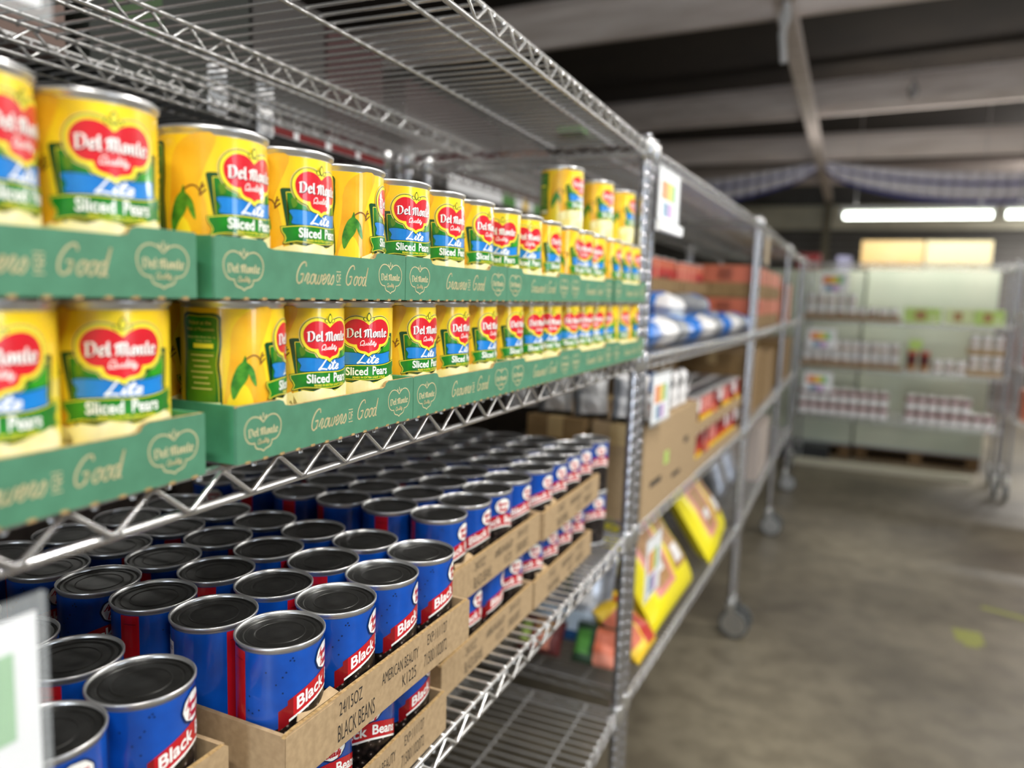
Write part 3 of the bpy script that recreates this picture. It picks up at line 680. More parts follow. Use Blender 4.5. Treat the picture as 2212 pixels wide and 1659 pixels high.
# ---------------------------------------------------------------- sign holders
def sign(x, y0, y1, z0, z1, label, blocks, rz=0, lip=False, hook=True):
    r = empty('shelf_sign', (x, y0, z0), rz); W = y1-y0; H = z1-z0
    b = MB(); b.box((.0012,.008,.006),(.002,W-.0045,H-.009), M['paper'])
    for (a0, a1, c0, c1, m_) in blocks: b.box((.002,.008+a0*(W-.018),.006+c0*(H-.018)),(.0024,.008+a1*(W-.018),.006+c1*(H-.018)), m_)
    b.build('paper_insert', r)
    b = MB(); b.box((0,0,0),(.0011,W,H), M['plastic']); b.box((.0026,0,0),(.0034,W,H), M['plastic'])
    b.box((.0,0,0),(.004,.0022,H), M['plastic']); b.box((.0,W-.0022,0),(.004,W,H), M['plastic']); b.box((0,0,0),(.004,W,.0022), M['plastic']); b.build('plastic_sleeve', r)
    if lip:
        b = MB(); b.path([(.002,.0,0),(.002,W,0)], .004, M['paper'], 8); b.box((.0,0,-.022),(.014,W,-.001), M['paper']); b.build('bottom_lip', r)
    if hook:
        for yy in (W*.25, W*.75):
            b = MB(); pts = [(.003+.010*math.sin(t), yy, H-.006+.012*(1-math.cos(t))) for t in [PI*2*i/14 for i in range(15)]]; b.path(pts, .0012, M['plastic'], 5); b.build('hook', r)
    return tag(r, label, 'sign')
BARS = [(.12,.32,.42,.80,M['sorange']),(.32,.46,.42,.80,M['samb']),(.46,.64,.42,.80,M['syel']),(.64,.82,.42,.80,M['sgrn']),(.22,.46,.06,.36,M['sblue']),(.46,.70,.06,.36,M['spur'])]
sign(.004, .02, .2665, Z0+.250, Z0+.43, 'white price sign hanging at the top left picture corner', [])
sign(.012, .02, .2455, Z0-.25, Z0-.0325, 'clear sign holder with a green block at the bottom left corner', [(.1,.965,.70,.93,M['sgreen'])])
sign(.002, 1.625, 1.81, Z0+.292, Z0+.412, 'white sign with orange and green bars hanging from the top shelf beside the post', BARS, -.05, lip=True)
sign(.006, 1.655, 1.82, Z0-.165, Z0-.04, 'white sign with orange, yellow and purple bars hanging under the middle shelf', BARS, -.05)
sign(.004, 1.70, 1.84, Z0-.60, Z0-.44, 'white sign with colour bars behind the post above the yellow bag', BARS, -.05)

# ---------------------------------------------------------------- generic goods
def mk(name, mb, loc, rz, label, cat, group=None): 
    o = mb.build(name, None, loc, rz); return tag(o, label, cat, group)
G = dict(bk1=mat('dim_brown_box', '#6b5850', .8), bk2=mat('blackish_green_box', '#161b14', .7), bk3=mat('dim_grey_box', '#332f2d', .7), bk4=mat('dim_maroon_box', '#341414', .7), bk5=mat('dim_green_print', '#2c451f', .7), bk6=mat('dark_shade_filler', '#2a211b', .9),red=mat('pack_red', '#b8352c', .4), orange=mat('pack_orange', '#c9684a', .5), salmon=mat('pack_salmon', '#dc8a72', .5), maroon=mat('pack_maroon', '#5a1c1c', .6), dred=mat('pack_dark_red', '#7c1f1f', .5),
         blue=mat('pack_blue', '#2470c4', .3), dblue=mat('pack_dark_blue', '#23507f', .3), lblue=mat('pack_pale_blue', '#b9c9d8', .3), yel=mat('bag_yellow', '#e6d81f', .35), yel2=mat('pack_yellow', '#e8c02a', .4),
         brown=mat('bean_window', '#b48a58', .5, 0, '#96693c', 60), pinkb=mat('bag_pink', '#d98a80', .4), silver=mat('silver_wrap', '#b6b8be', .3, .5, '#8b8f98', 20), gray=mat('pack_grey', '#8f9296', .5), white=mat('pack_white', '#e4e2e2', .45),
         green=mat('pack_green', '#4f8a3c', .5), lime=mat('pack_lime', '#b2cf6a', .45), lime2=mat('pack_pale_lime', '#cdd9a0', .45), pale=mat('pale_wrap', '#b7bba8', .4, 0, '#abb3a0', 2), ybox=mat('yellow_box', '#c29f62', .6, 0, '#bba272', 3),
         wood=mat('pallet_wood', '#7a6040', .85, 0, '#685032', 20, stretch=(1,8,8)), black=mat('black_plastic', '#1c1e1f', .6), dkgreen=mat('dark_green_pack', '#24402a', .6), tanb=mat('brown_box_pinkish', '#8c7468', .8), lav=mat('lavender', '#9a98b8', .6), glove=mat('bag_translucent', '#c9cdd6', .3))
def carton(name, dx, dy, dz, loc, rz, label, cat='box', body=None, group=None, print_=None, tape=True, side_=False):
    body = body or M["kraftd"]; r = empty(name, (loc[0], loc[1], loc[2]+.0012), rz)
    b = MB(); b.box((-dx,0,0),(0,dy,dz-.002), body); b.box((-dx,0,dz-.002),(-dx/2-.001,dy,dz), body); b.box((-dx/2+.001,0,dz-.002),(0,dy,dz), body); b.build('carton_body', r)
    if tape:
        b = MB(); b.box((-dx/2-.02,-.0004,dz-.05),(-dx/2+.02,-.0001,dz), M['tape']); b.box((-dx/2-.02,-.0004,dz),(-dx/2+.02,dy+.0004,dz+.0004), M['tape']); b.build('tape', r)
    if print_:
        b = MB()
        if side_:
            for (a0,a1,c0,c1,m_) in print_: b.box((-dx+a0*dx,-.0006,c0*dz),(-dx+a1*dx,0,c1*dz), m_)
        for (a0,a1,c0,c1,m_) in print_: b.box((0,a0*dy,c0*dz),(.0006,a1*dy,c1*dz), m_)
        b.build('printed_panel', r)
    return tag(r, label, cat, group)
def bag(name, W, H, T, zones, base, loc, rot, label, cat='bag', group=None):
    """pillow bag in its own x(thickness) y(width) z(height) frame; zones: (u0,u1,v0,v1,mat)"""
    nu, nv = 18, 24; b = MB()
    for side in (1, -1):
        vs = []
        for j in range(nv+1):
            v = j/nv
            for i in range(nu+1):
                u = i/nu; e = max(0, (1-(2*u-1)**4))*max(0, (1-(2*v-1)**6)); e = e**.6
                wob = .004*math.sin(9*u+5*v)+.003*math.sin(17*v+3*u)
                pin = 1-.06*math.sin(PI*v)
                vs.append((side*(T/2*e+wob*e*.8)+.0005*side, (u-.5)*W*pin, v*H))
        for j in range(nv):
            for i in range(nu):
                u, v = (i+.5)/nu, (j+.5)/nv; m_ = base
                for (u0,u1,v0,v1,mm) in zones:
                    if u0 <= u <= u1 and v0 <= v <= v1: m_ = mm
                f = (j*(nu+1)+i, j*(nu+1)+i+1, (j+1)*(nu+1)+i+1, (j+1)*(nu+1)+i)
                if side < 0: f = f[::-1]
                b.add([vs[q] for q in f], [(0,1,2,3)], m_, True)
    me = b.mesh(name); bm = bmesh.new(); bm.from_mesh(me); bmesh.ops.remove_doubles(bm, verts=bm.verts, dist=.0004); bm.to_mesh(me); bm.free()
    me.polygons.foreach_set('use_smooth', [True]*len(me.polygons))
    o = obj(name, me, None, loc, rot); return tag(o, label, cat, group)
def jar_mesh(R, H, bands, lidm=None, n=16, panel=()):
    """small can: bands [(z0,z1,mat)] as fractions"""
    b = MB(); b.lathe([(R*.9,0),(R*1.02,.001),(R*1.02,H*.03),(R,H*.04)], M['steel'], n)
    for z0, z1, m_ in bands: b.lathe([(R, H*z0),(R, H*z1)], m_, n, cap=False)
    for z0, z1, q0, q1, m_ in panel:     # printed panels covering part of the way round
        vs = []; k = max(2, int((q1-q0)*n)); Rp = R+.0004
        for z in (z0, z1):
            for i in range(k+1): t = 2*PI*(q0+(q1-q0)*i/k); vs.append((Rp*math.cos(t), Rp*math.sin(t), H*z))
        b.add(vs, [(i, i+1, k+2+i, k+1+i) for i in range(k)], m_, True)
    b.lathe([(R,H*.955),(R*1.03,H*.965),(R*1.03,H*.995),(R*.98,H),(R*.94,H*.97),(.0005,H*.965)], lidm or M['steel'], n, cap=False); return b.mesh('can')
def row(me, name, base, rz, n, pitch, lab, cat, group, depth=1, dp=0, z=0):
    R = Matrix.Rotation(rz, 3, 'Z')
    for d in range(depth):
        for i in range(n):
            p = R @ Vector((-d*dp, i*pitch, z)); o = obj(name, me, None, (base[0]+p.x, base[1]+p.y, base[2]+p.z), (0,0,random.uniform(0,6)))
            tag(o, lab(i, d), cat, group)
def at(un, lx, ly, z):
    R = Matrix.Rotation(un[2], 3, 'Z'); p = R @ Vector((lx, ly, 0)); return (un[0]+p.x, un[1]+p.y, z)

# --- unit 2, middle shelf: blue and white bags in front, red cans in cardboard trays behind
z = ZM-.005
rc = jar_mesh(.0375, .11, [(.04,.3,G['dred']),(.3,.7,G['red']),(.7,.955,G['orange'])], panel=[(.08,.9,.0,.22,G['salmon']),(.1,.5,.4,.6,G['maroon']),(.08,.9,.7,.85,G['salmon'])])
for t, nm in ((0, 'lower'), (1, 'upper')):
    for k in range(3):
        zz = z+.0005+t*.148; n0 = 'tray'
        r = empty('cardboard_tray', at(U2, -.17, .12+k*.46, zz), U2[2]); b = MB()
        b.box((-.17,0,0),(-.001,.43,.003), M['kraftd']); b.box((-.004,0,.003),(0,.43,.045), M['kraftd']); b.box((-.174,0,.003),(-.17,.43,.045), M['kraftd']); b.build('tray_walls', r)
        b = MB(); b.box((-.17,0,.003),(-.004,.003,.045), M['kraftd']); b.box((-.17,.427,.003),(-.004,.43,.045), M['kraftd']); b.build('tray_ends', r)
        tag(r, 'brown tray of red cans on the second unit, %s layer, %s' % (nm, ['nearest','middle','farthest'][k]), 'tray', 'trays of red cans')
        row(rc, 'red_can', at(U2, -.215, .165+k*.46, zz+.0035), U2[2], 4, .1, lambda i, d: 'red and orange can on the second unit, %s layer, %s tray, %s can' % (nm, ['nearest','middle','farthest'][k], ORD[i]), 'can', 'red cans on the second unit')
for k in range(12):
    zn = [[(0,1,.0,.3,G['blue']),(.2,.8,.5,.7,G['white']),(0,1,.8,1,G['dblue'])],[(0,1,.3,.75,G['blue'])],[(0,.5,0,1,G['gray']),(.5,1,.0,.8,G['blue'])]][k%3]
    bag('snack_bag', .15, .19, .07, zn, [G['lblue'],G['white'],G['lblue']][k%3], at(U2, (-.002, -.07)[k//9], (.12+k*.165 if k < 9 else .18+(k-9)*.42), z+.041+(.062 if k > 8 else 0)), (0, -PI/2+(.04 if k < 9 else .10), random.uniform(-.12,.12)),
        'blue and white bag, second unit middle shelf, %s layer, %s from the near end' % (('bottom', ORD[k]) if k < 9 else ('top', ORD[k-9])), group='blue and white bags')
# --- unit 2, lower shelf
z = ZL-.005
pr = [(.12,.3,.30,.36,M['ink']),(.34,.42,.45,.60,G['lime']),(.5,.66,.22,.27,M['ink']),(.72,.8,.55,.62,M['ink'])]
carton('cardboard_box', .13, .56, .228, at(U2, .004, .035, z), U2[2], 'large brown cardboard box beside the post with printed marks', print_=pr, body=M['kraft'])
carton('cardboard_box', .15, .50, .115, at(U2, -.14, .035, z), U2[2], 'brown cardboard box behind the large one, lower of two')
carton('cardboard_box', .15, .50, .115, at(U2, -.145, .030, z+.1165), U2[2], 'brown cardboard box behind the large one, upper of two')
for k in range(4):
    bag('white_bag', .085, .115, .05, [(0,1,.0,.12,G['black']),(.0,.2,.1,.9,G['gray'])], G['white'], at(U2, -.05-.095*k, .075, z+.231), (.06*(k%2)-.03, .0, -1.35), 'white bag standing on the cardboard boxes, %s from the post' % ORD[k], group='white bags on the boxes')
for k in range(3):
    bag('white_pouch', .07, .10, .045, [(.1,.35,.2,.9,G['black']),(.55,.75,.2,.9,G['gray'])], G['white'], at(U2, -.03, .30+k*.09, z+.231), (0,.05,.2), 'white pouch on the large cardboard box, %s from the near end' % ORD[k], group='white pouches')
o = bag('round_pack', .07, .06, .03, [(.2,.8,.2,.8,G['orange'])], G['white'], at(U2, -.02, .12, z+.231), (0,0,0), 'white and orange packet on the edge of the cardboard box', 'packet')
yc = jar_mesh(.0375, .11, [(.04,.4,G['yel2']),(.4,.62,G['red']),(.62,.955,G['dred'])], panel=[(.3,.6,.05,.25,G['maroon']),(.55,.93,.1,.3,G['white']),(.1,.5,.5,.62,G['orange']),(.5,.93,.6,.8,G['pinkb'])])
for t, nm in ((0,'lower'),(1,'upper')):
    zz = z+.0005+t*.1165
    r = empty('cardboard_tray', at(U2, -.005, .64, zz), U2[2]); b = MB(); b.box((-.25,0,0),(0,.80,.003), M['kraft']); b.box((-.004,0,.003),(0,.80,.035), M['kraft']); b.box((-.25,0,.003),(-.246,.80,.035), M['kraft']); b.build('tray_walls', r)
    b = MB(); b.box((-.246,0,.003),(-.004,.003,.035), M['kraft']); b.box((-.246,.797,.003),(-.004,.80,.035), M['kraft']); b.build('tray_ends', r)
    tag(r, 'brown tray of yellow and red cans on the second unit, %s layer' % nm, 'tray')
    row(yc, 'soup_can', at(U2, -.045, .685, zz+.0035), U2[2], 9, .0885, lambda i, d: 'yellow and red can, second unit, %s layer, %s, %s from near end' % (nm, ['front row','second row','third row'][d], ORD[i]), 'can', 'yellow and red cans', depth=3 if t else 1, dp=.078)
for k in range(3): carton('cardboard_box', .10, .36, .30, at(U2, -.27, .62+k*.30, z), U2[2]) if 0 else None
carton('cardboard_box', .11, .80, .30, at(U2, -.27, .64, z), U2[2], 'long dark brown cardboard box behind the yellow and red cans')
o = carton('blue_box', .05, .06, .06, at(U2, -.16, .66, z+.0005+.1165+.115), U2[2], 'small blue box on top of the yellow and red cans', body=G['blue'], tape=False)
# --- unit 2, bottom shelf: leaning yellow bags and others
z = ZB-.005
yz = [(.12,.5,.15,.85,G['pinkb']),(.18,.46,.22,.6,G['brown']),(.22,.4,.3,.38,G['white']),(.56,.86,.2,.8,G['brown']),(.6,.82,.62,.8,G['pinkb']),(.62,.78,.25,.36,G['white']),(.2,.45,.7,.82,G['lime2'])]
bag('bean_bag', .44, .40, .10, yz, G['yel'], at(U2, .0, .47, z+.052), (0, -.60, -.05), 'yellow bag of beans leaning on the bottom shelf, nearer one', group='yellow bean bags')
bag('bean_bag', .46, .40, .10, yz, G['yel'], at(U2, .0, 1.09, z+.052), (0, -.60, .04), 'yellow bag of beans leaning on the bottom shelf, farther one', group='yellow bean bags')
bag('snack_bag', .16, .17, .06, [(.0,.4,.2,.8,G['orange']),(.45,.8,.1,.9,G['red'])], G['yel2'], at(U2, .004, .175, z+.034), (0, -.85, -.05), 'orange and red bag lying behind the post on the bottom shelf')
bag('snack_bag', .22, .25, .06, [(.0,1,.0,.12,G['dblue']),(.0,1,.12,.34,G['lblue']),(.1,.25,.4,.9,G['white']),(.4,.5,.5,.95,G['dkgreen']),(.6,.8,.4,.8,G['white'])], G['silver'], at(U2, -.20, .13, z+.036), (0, -.30, -PI/2), 'grey and pale blue bag leaning on the bottom shelf behind the post')
bag('snack_bag', .12, .10, .05, [(.0,.4,.2,.8,G['green']),(.5,1,.3,.9,G['orange']),(.5,1,.0,.3,G['salmon'])], G['dkgreen'], at(U2, -.10, .05, z+.026), (0, -.6, -PI/2), 'green and orange bag lowest behind the post')
bag('snack_bag', .12, .09, .05, [(.0,.25,.2,.8,G['lime']),(.4,.8,.1,.5,G['salmon']),(.4,.8,.5,.9,G['brown'])], G['maroon'], at(U2, -.25, .045, z+.026), (0, -.7, -PI/2), 'small maroon and brown bag low beside the green one')
for k in range(2): bag('yellow_packet', .15, .20, .06, [(.2,.8,.2,.7,G['gray'])], G['yel2'], at(U2, -.44, .14+k*.2, z+.032), (0,-.1,.0), 'yellow and grey packet at the back of the bottom shelf, %s one' % ('near','far')[k], 'packet', 'yellow packets')
# silver packs further along
for k in range(3): bag('silver_bag', .22, .30, .11, [(.2,.8,.2,.5,G['gray'])], G['silver'], at(U2, -.32, 1.34, z+.062) if k == 0 else at(U3, -.12, .18+(k-1)*.3, ZB+.061), (0,-.35,.1*k), 'silver wrapped bag on the bottom shelf, %s along the aisle' % ORD[k], group='silver bags')
# --- unit 3
for t in range(2):
    carton('snack_carton', .30, .62, .135, at(U3, -.02, .05, ZM+.001+.138*t), U3[2], 'orange and tan carton on the third unit middle shelf, %s of the near stack' % ('lower','upper')[t], body=M['kraftd'], print_=[(.0,1,.45,.98,G['orange']),(.1,.3,.5,.9,G['salmon']),(.5,.7,.5,.9,G['salmon'])], side_=True, tape=False, group='orange cartons')
    carton('snack_carton', .30, .62, .135, at(U3, -.02, .72, ZM+.001+.138*t), U3[2], 'orange and tan carton on the third unit middle shelf, %s of the far stack' % ('lower','upper')[t], body=M['kraftd'], print_=[(.0,1,.45,.98,G['orange'])], group='orange cartons')
carton('cardboard_box', .30, .55, .30, at(U3, -.02, .05, ZL), U3[2], 'tall brown cardboard box on the third unit lower shelf, near end')
carton('cardboard_box', .30, .60, .26, at(U3, -.02, .68, ZL), U3[2], 'brown cardboard box on the third unit lower shelf, far end')
carton('white_carton', .30, .5, .28, at(U3, -.02, .80, ZB), U3[2], 'pale pinkish carton on the third unit bottom shelf', body=mat('pale_carton', '#b9aca4', .6))
sign(.078, 3.31, 3.47, ZT-.175, ZT-.045, 'cream coloured sign hanging at the near end of the third unit', [(0,1,0,1,G['ybox'])], -.015)
carton('snack_carton', .30, .5, .24, at(U4, -.02, .1, ZM), U4[2], 'orange carton on the farthest unit in the row', body=G['salmon'])
carton('cardboard_box', .30, .9, .28, at(U4, -.02, .1, ZL), U4[2], 'wide brown cardboard box on the farthest unit lower shelf')

# --- back units: cartons on the top shelf, label strips on the edge
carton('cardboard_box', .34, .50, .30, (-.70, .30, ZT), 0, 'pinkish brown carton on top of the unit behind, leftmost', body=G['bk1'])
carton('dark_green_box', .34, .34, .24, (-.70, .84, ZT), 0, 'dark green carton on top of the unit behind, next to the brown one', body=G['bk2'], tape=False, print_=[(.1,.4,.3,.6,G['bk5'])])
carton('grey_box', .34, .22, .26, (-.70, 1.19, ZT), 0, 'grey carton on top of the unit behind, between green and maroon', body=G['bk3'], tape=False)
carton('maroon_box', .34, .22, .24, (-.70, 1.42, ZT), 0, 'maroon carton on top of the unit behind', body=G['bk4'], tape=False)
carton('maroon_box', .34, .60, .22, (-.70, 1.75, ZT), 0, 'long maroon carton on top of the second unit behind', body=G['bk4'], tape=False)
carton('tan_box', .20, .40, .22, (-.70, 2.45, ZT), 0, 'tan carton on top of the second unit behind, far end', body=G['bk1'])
for k, (y, L_, h_) in enumerate([(-.15,.55,.33),(.43,.52,.30),(.98,.56,.34),(1.72,.62,.32),(2.37,.6,.3)]):  # dark boxes added to stand in for shade behind the bean cans
    carton('shade_filler_box', .21, L_, h_, (-.69, y, ZL), 0, 'dark filler box added behind the bean cans for shade, %s from the left' % ORD[k], body=G['bk6'], group='added dark filler boxes behind')
    carton('shade_filler_box', .21, L_-.03, h_*.9, (-.69, y, ZB), 0, 'dark filler box added low behind for shade, %s from the left' % ORD[k], body=G['bk6'], group='added dark filler boxes behind')
def strip(x, y0, y1, z0, z1, segs, label):
    b = MB(); b.box((x-.002, y0, z0), (x, y1, z1), M['paper'])
    for a0, a1, m_ in segs: b.box((x, y0+a0*(y1-y0), z0+.001), (x+.0006, y0+a1*(y1-y0), z1-.001), m_)
    o = b.build('label_strip'); return tag(o, label, 'label')
strip(-.654, 1.17, 1.58, Z0+.416, Z0+.438, [(.0,.2,G['dred']),(.24,.45,G['dred']),(.5,.72,G['dred']),(.76,1,G['dred'])], 'dark red label strip on the rear edge of the unit behind')
strip(-.650, 1.90, 2.72, Z0+.408, Z0+.450, [(.45,.58,G['green']),(.66,.72,G['yel2']),(.78,.98,G['green'])], 'white and green label strip on the rear edge behind the cans')
for k, (x, y, z0, z1) in enumerate([(-.645, 1.04, Z0+.42, Z0+.50), (-.645, 1.16, Z0+.405, Z0+.50)]):
    b = MB(); b.box((-.002,-.02,0),(.002,.02,z1-z0), M['paper'])
    for j in range(6): b.box((.002,-.018,.006+j*.016),(.006,.018,.016+j*.016), [G['white'],G['gray']][k*0+j%2])
    o = b.build('clip_strip', loc=(x,y,z0)); tag(o, 'white hanging clip strip behind the shelf, %s of two' % ('left','right')[k], 'clip strip')
carton('green_box', .05, .05, .012, (-.12, 1.46, ZT), 0, 'small green packet lying on the nearest top shelf', 'packet', body=G['green'], tape=False)

# ---------------------------------------------------------------- far unit goods
def fp(u, d, z): return at(FAR, -d, u, z)
wc = jar_mesh(.034, .105, [(.04,.35,G['white']),(.35,.5,G['brown']),(.5,.955,G['white'])], None, 14, panel=[(.1,.9,.1,.3,G['gray']),(.2,.7,.55,.7,G['tanb'])])
wr = jar_mesh(.036, .11, [(.04,.5,G['white']),(.5,.8,G['dred']),(.8,.955,G['white'])], None, 14)
z1, z2, z3 = Z0+.0, Z0-.385, Z0-.79
def frow(me, name, u0, n, pitch, z, lab, group, d0=.05):
    for i in range(n):
        o = obj(name, me, None, fp(u0+i*pitch, d0, z), (0,0,random.uniform(0,6))); tag(o, lab % ORD[i], 'can', group)
frow(wc, 'white_can', .06, 9, .078, z1, 'white can on the far unit top shelf, bottom layer, %s from the left', 'white cans, far unit')
frow(wc, 'white_can', .06, 5, .078, z1+.107, 'white can on the far unit top shelf, upper layer, %s from the left', 'white cans, far unit')
for k, (a, m1) in enumerate([(.76,G['lime']),(1.04,G['lime2']),(1.235,G['lime'])]):
    carton('green_box', .2, .25 if k < 1 else .19, .115, fp(a, .02, z1), FAR[2], 'lime green box on the far unit top shelf, %s from the left' % ORD[k], body=m1, tape=False, print_=[(.3,.6,.2,.8,G['brown']),(.7,.9,.1,.5,G['lime2'])], group='lime boxes, far unit')
for t in range(2):
    frow(wc, 'white_can', .06, 10, .073, z2+.107*t, ('white can on the far unit middle shelf, '+('bottom','upper')[t]+' layer, %s from left'), 'white cans, far unit')
b_ = jar_mesh(.035, .17, [(.04,.3,G['brown']),(.3,.8,G['maroon']),(.8,.955,G['orange'])], None, 14)
for i in range(2):
    o = obj('brown_jar', b_, None, fp(.84+i*.09, .06, z2)); tag(o, 'brown jar on the far unit middle shelf, %s of two' % ('left','right')[i], 'jar', 'brown jars')
carton('lime_box', .06, .09, .08, fp(.815, .04, z2+.171), FAR[2], 'small lime box on top of the brown jars', body=G['lime'], tape=False)
frow(wc, 'white_can', 1.02, 3, .08, z2, 'white can between the brown jars and the tan stack, %s from the left', 'white cans, far unit')
for t in range(2):
    carton('tan_tray', .2, .235, .05, fp(1.215, .02, z2+.157*t), FAR[2], 'tan carton tray at the right of the far unit, %s' % ('lower','upper')[t], body=M['kraft'], tape=False)
    frow(wc, 'white_can', 1.255, 3, .077, z2+.157*t+.0505, ('white can in the far unit tan stack, '+('lower','upper')[t]+' layer, %s from left'), 'white cans, far unit')
for t in range(2):
    frow(wr, 'red_band_can', .06, 9, .076, z3+.111*t, ('white can with red band, left block, '+('bottom','upper')[t]+' layer, %s from left'), 'red banded cans, far unit', .06)
    frow(wr, 'red_band_can', .86, 6, .076, z3+.111*t, ('white can with red band, middle block, '+('bottom','upper')[t]+' layer, %s from left'), 'red banded cans, far unit', .06)
frow(wr, 'red_band_can', 1.32, 2, .076, z3, 'white can with red band, right end of far unit, %s from left', 'red banded cans, far unit', .06)
frow(wr, 'red_band_can', .86, 5, .076, z3, 'white can with red band, middle block second row, %s', 'red banded cans, far unit', .14)
def ftray(u0, u1, z, lb):
    r = empty('cardboard_tray', fp(u0, .004, z), FAR[2]); W = u1-u0; b = MB()
    b.box((-.003,0,0),(0,W,.034), M['kraftd']); b.box((-.1,0,0),(-.003,W,.0008), M['kraftd']); b.build('tray_walls', r); tag(r, lb, 'tray')
ftray(.02, .74, z1, 'brown tray edge under the white cans on the far unit top shelf'); ftray(.02, .78, z2, 'brown tray edge under the white cans on the far unit middle shelf')
def fsign(u, z, lb):
    r = empty('shelf_sign', fp(u, -.012, z), FAR[2]); b = MB(); b.box((0,-.11,0),(.003,.11,.16), M['paper'])
    for a0,a1,c0,c1,m_ in BARS: b.box((.003,-.11+a0*.22,c0*.16),(.004,-.11+a1*.22,c1*.16), m_)
    b.build('paper_insert', r); b = MB(); b.rod((.001,-.08,.158),(.001,-.08,.19), .002, M['plastic'], 5); b.rod((.001,.08,.158),(.001,.08,.19), .002, M['plastic'], 5); b.build('hook', r); tag(r, lb, 'sign')
fsign(.23, Z0+.22, 'white colour-bar sign on the far unit, topmost of three'); fsign(.17, Z0-.24, 'white colour-bar sign on the far unit, middle of three'); fsign(.17, Z0-.60, 'white colour-bar sign on the far unit, lowest of three')
# right-hand unit goods
for k, (u, z, m1, lb) in enumerate([(.06,Z0-.7,G['orange'],'orange carton lowest on the unit at the right edge'),(.06,Z0-.3,G['red'],'red carton in the middle of the unit at the right edge'),(.10,Z0+.1,G['lav'],'lavender carton upper on the unit at the right edge')]):
    carton('carton', .3, .5, .22, at(RGT, -.03, u, z), RGT[2], lb, body=m1, tape=False)
# pale wrapped loads on pallets behind the far unit, yellow boxes on top
def pallet(x, y, wd, label):
    r = empty('pallet', (x, y, 0), -.05); b = MB()
    for k in range(7): b.box((0,k*.14,.105),(wd,k*.14+.1,.125), G['wood'])
    b.build('deck_boards', r)
    for k in range(3):
        for j in range(3):
            b = MB(); b.box((k*(wd-.1)/2, j*.43, .018),(k*(wd-.1)/2+.1, j*.43+.1, .105), G['wood']); b.build('block', r)
    b = MB()
    for j in range(3): b.box((0,j*.43,0),(wd,j*.43+.1,.018), G['wood'])
    b.build('bottom_boards', r); tag(r, label, 'pallet')
pallet(.62, 7.62, 1.0, 'wooden pallet behind the far unit on the right, under the pale load')
pallet(-.42, 7.62, 1.0, 'wooden pallet behind the far unit on the left, partly hidden')
def load(x, wd, z1, lb):
    r = empty('wrapped_load', (x, 7.6, .126), -.05); b = MB(); b.box((0,.0,0),(wd,.9,z1-.126), G['pale']); b.build('load_body', r)
    b = MB(); b.box((0,-.004,.0),(wd,.0,.02), G['gray']); b.build('base_band', r); tag(r, lb, 'load')
load(.60, 1.02, Z0+.455, 'pale greenish wrapped load behind the far unit, right one')
load(-.44, 1.02, Z0+.43, 'pale greenish wrapped load behind the far unit, left one')
carton('yellow_box', .40, .50, .245, (.53, 7.62, Z0+.456), -PI/2-.05, 'pale yellow box on the wrapped load, left of two', body=G['ybox'], tape=False)
carton('yellow_box', .40, .50, .245, (1.045, 7.595, Z0+.456), -PI/2-.05, 'pale cream box on the wrapped load, right of two', body=mat('cream_box', '#bfb28c', .6), tape=False)
carton('red_box', .3, .20, .16, (-.02, 7.75, Z0+.4305), -PI/2-.05, 'dark red box on the left wrapped load', body=G['dred'], tape=False)
carton('lavender_box', .3, .12, .14, (.33, 7.75, Z0+.4305), -PI/2-.05, 'lavender box beside the yellow box', body=G['lav'], tape=False)
b = MB(); b.box((0,-.04,0),(1.37,.04,.05), mat('white_lumber', '#aaa694', .6)); o = b.build('floor_rail', loc=(.115,7.12,0)); o.rotation_euler = (0,0,-.03); tag(o, 'long pale rail lying on the floor under the far unit', 'rail')
b = MB(); b.box((0,0,0),(.5,.3,.12), G['black']); b.box((.02,.02,.12),(.48,.28,.13), G['black']); o = b.build('black_crate', loc=(-.1,7.27,0)); tag(o, 'low black crate on the floor behind the rail', 'crate')
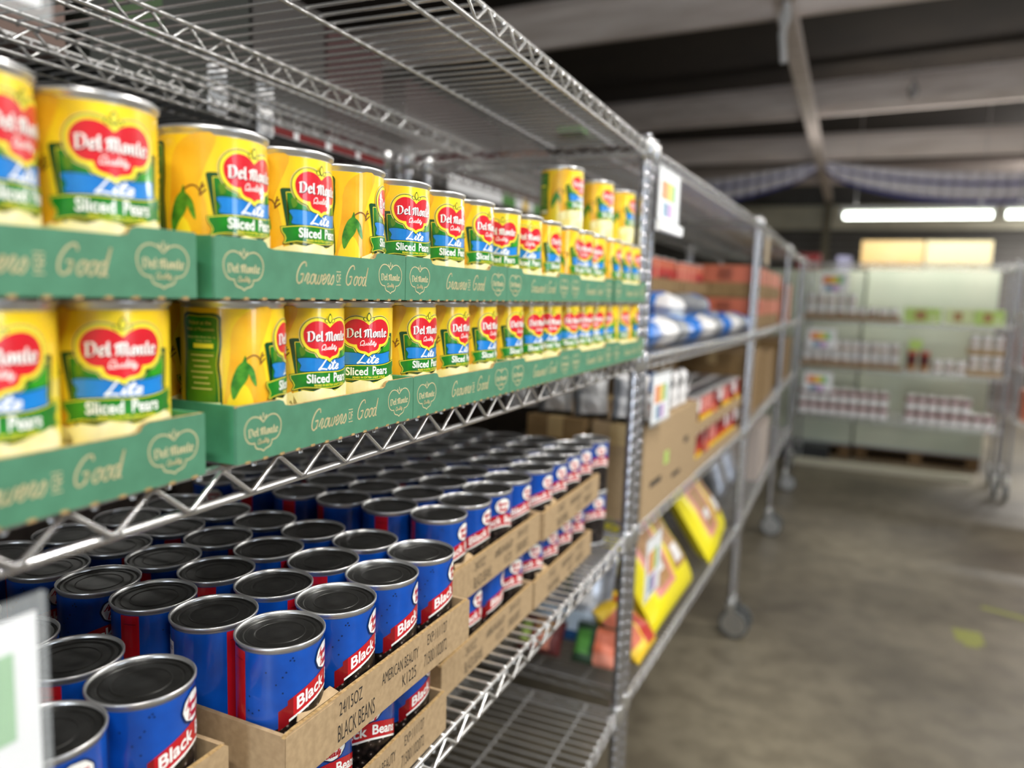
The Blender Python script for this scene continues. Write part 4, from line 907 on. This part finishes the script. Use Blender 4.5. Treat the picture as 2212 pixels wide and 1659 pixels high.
# ---------------------------------------------------------------- ceiling decorations
def swag(p0, p1, sag, wd, label):
    a = Vector(p0); c = Vector(p1); n = 24; b = MB(); prof = [(0,0),(.02,-.30),(-.01,-.42),(.025,-.85),(0,-1.0)]; ms = [MS1, MS2, MS1, MS2]
    pts = []
    for i in range(n+1):
        t = i/n; p = a.lerp(c, t); p.z -= sag*4*t*(1-t); hh = wd*(.25+.75*math.sin(PI*min(1,max(0,t)))**.5); pts.append([(p.x, p.y+q[0], p.z+q[1]*hh) for q in prof])
    for i in range(n):
        for j in range(4):
            f = [pts[i][j], pts[i][j+1], pts[i+1][j+1], pts[i+1][j]]; b.add(f, [(0,1,2,3)], ms[j], True)
    o = b.build('bunting', None); md = o.modifiers.new('s', 'SOLIDIFY'); md.thickness = .004; tag(o, label, 'bunting')
MS1 = mat('bunting_white', '#efeaf4', .8); MS2 = mat('bunting_blue', '#6464ac', .8)
MS2b = MS2
swag((.12,9.1,2.96), (3.2,9.6,2.93), .10, .33, 'blue and white cloth swag hanging right of the conduit')
swag((-3.0,8.9,2.7), (.05,9.1,2.96), .08, .3, 'blue and white cloth swag hanging left of the conduit')
b = MB(); b.rod((0,0,0),(0,0,.15), .004, M['steel'], 6); b.lathe([(.0005,-.105),(.02,-.10),(.034,-.07),(.036,-.045),(.024,-.012),(.014,.0),(.014,.02)], mat('bulb_glass', '#c9c6c6', .1, trans=.6), 16, cap=False)
o = b.build('ceiling_bulb', loc=(.75,6.3,Z0+1.72)); tag(o, 'clear round bulb hanging in front of the ceiling beam', 'bulb')
r = empty('hanging_cord', (.02,4.15,Z0+1.62)); b = MB(); b.path([(.0,0,.0),(.012,.0,-.08),(-.01,0,-.16),(.008,0,-.30)], .018, G['white'], 8); b.path([(.01,0,.0),(-.02,.01,-.07),(.0,.01,-.18)], .014, G['white'], 8); b.build('cord', r)
b = MB(); b.lathe([(.03,-.01),(.035,.0),(.035,.04),(.03,.05)], M['kraftd'], 14); b.build('strap', r); tag(r, 'white bundled cord hanging from the conduit strap', 'cord')
# floor tape
FT = mat('floor_tape', '#7f8142', .7); b = MB(); b.box((-.055,-.05,0),(.055,.09,.0008), FT); b.box((-.03,-.09,0),(.03,-.05,.0008), FT); o = b.build('floor_tape', loc=(1.01,3.67,.0003)); tag(o, 'yellow green tape patch on the floor', 'tape')
b = MB(); b.box((0,-.02,0),(1.2,.02,.0008), FT); o = b.build('floor_tape', loc=(1.12,4.1,.0003)); o.rotation_euler = (0,0,-.35); tag(o, 'thin faded yellow tape line on the floor', 'tape')
b = MB(); b.box((0,-.03,0),(.9,.03,.0008), FT); o = b.build('floor_tape', loc=(1.5,5.05,.0003)); o.rotation_euler = (0,0,.05); tag(o, 'short yellow tape line at the right picture edge', 'tape')
for o in sc.objects:
    if 'used' in o: del o['used']
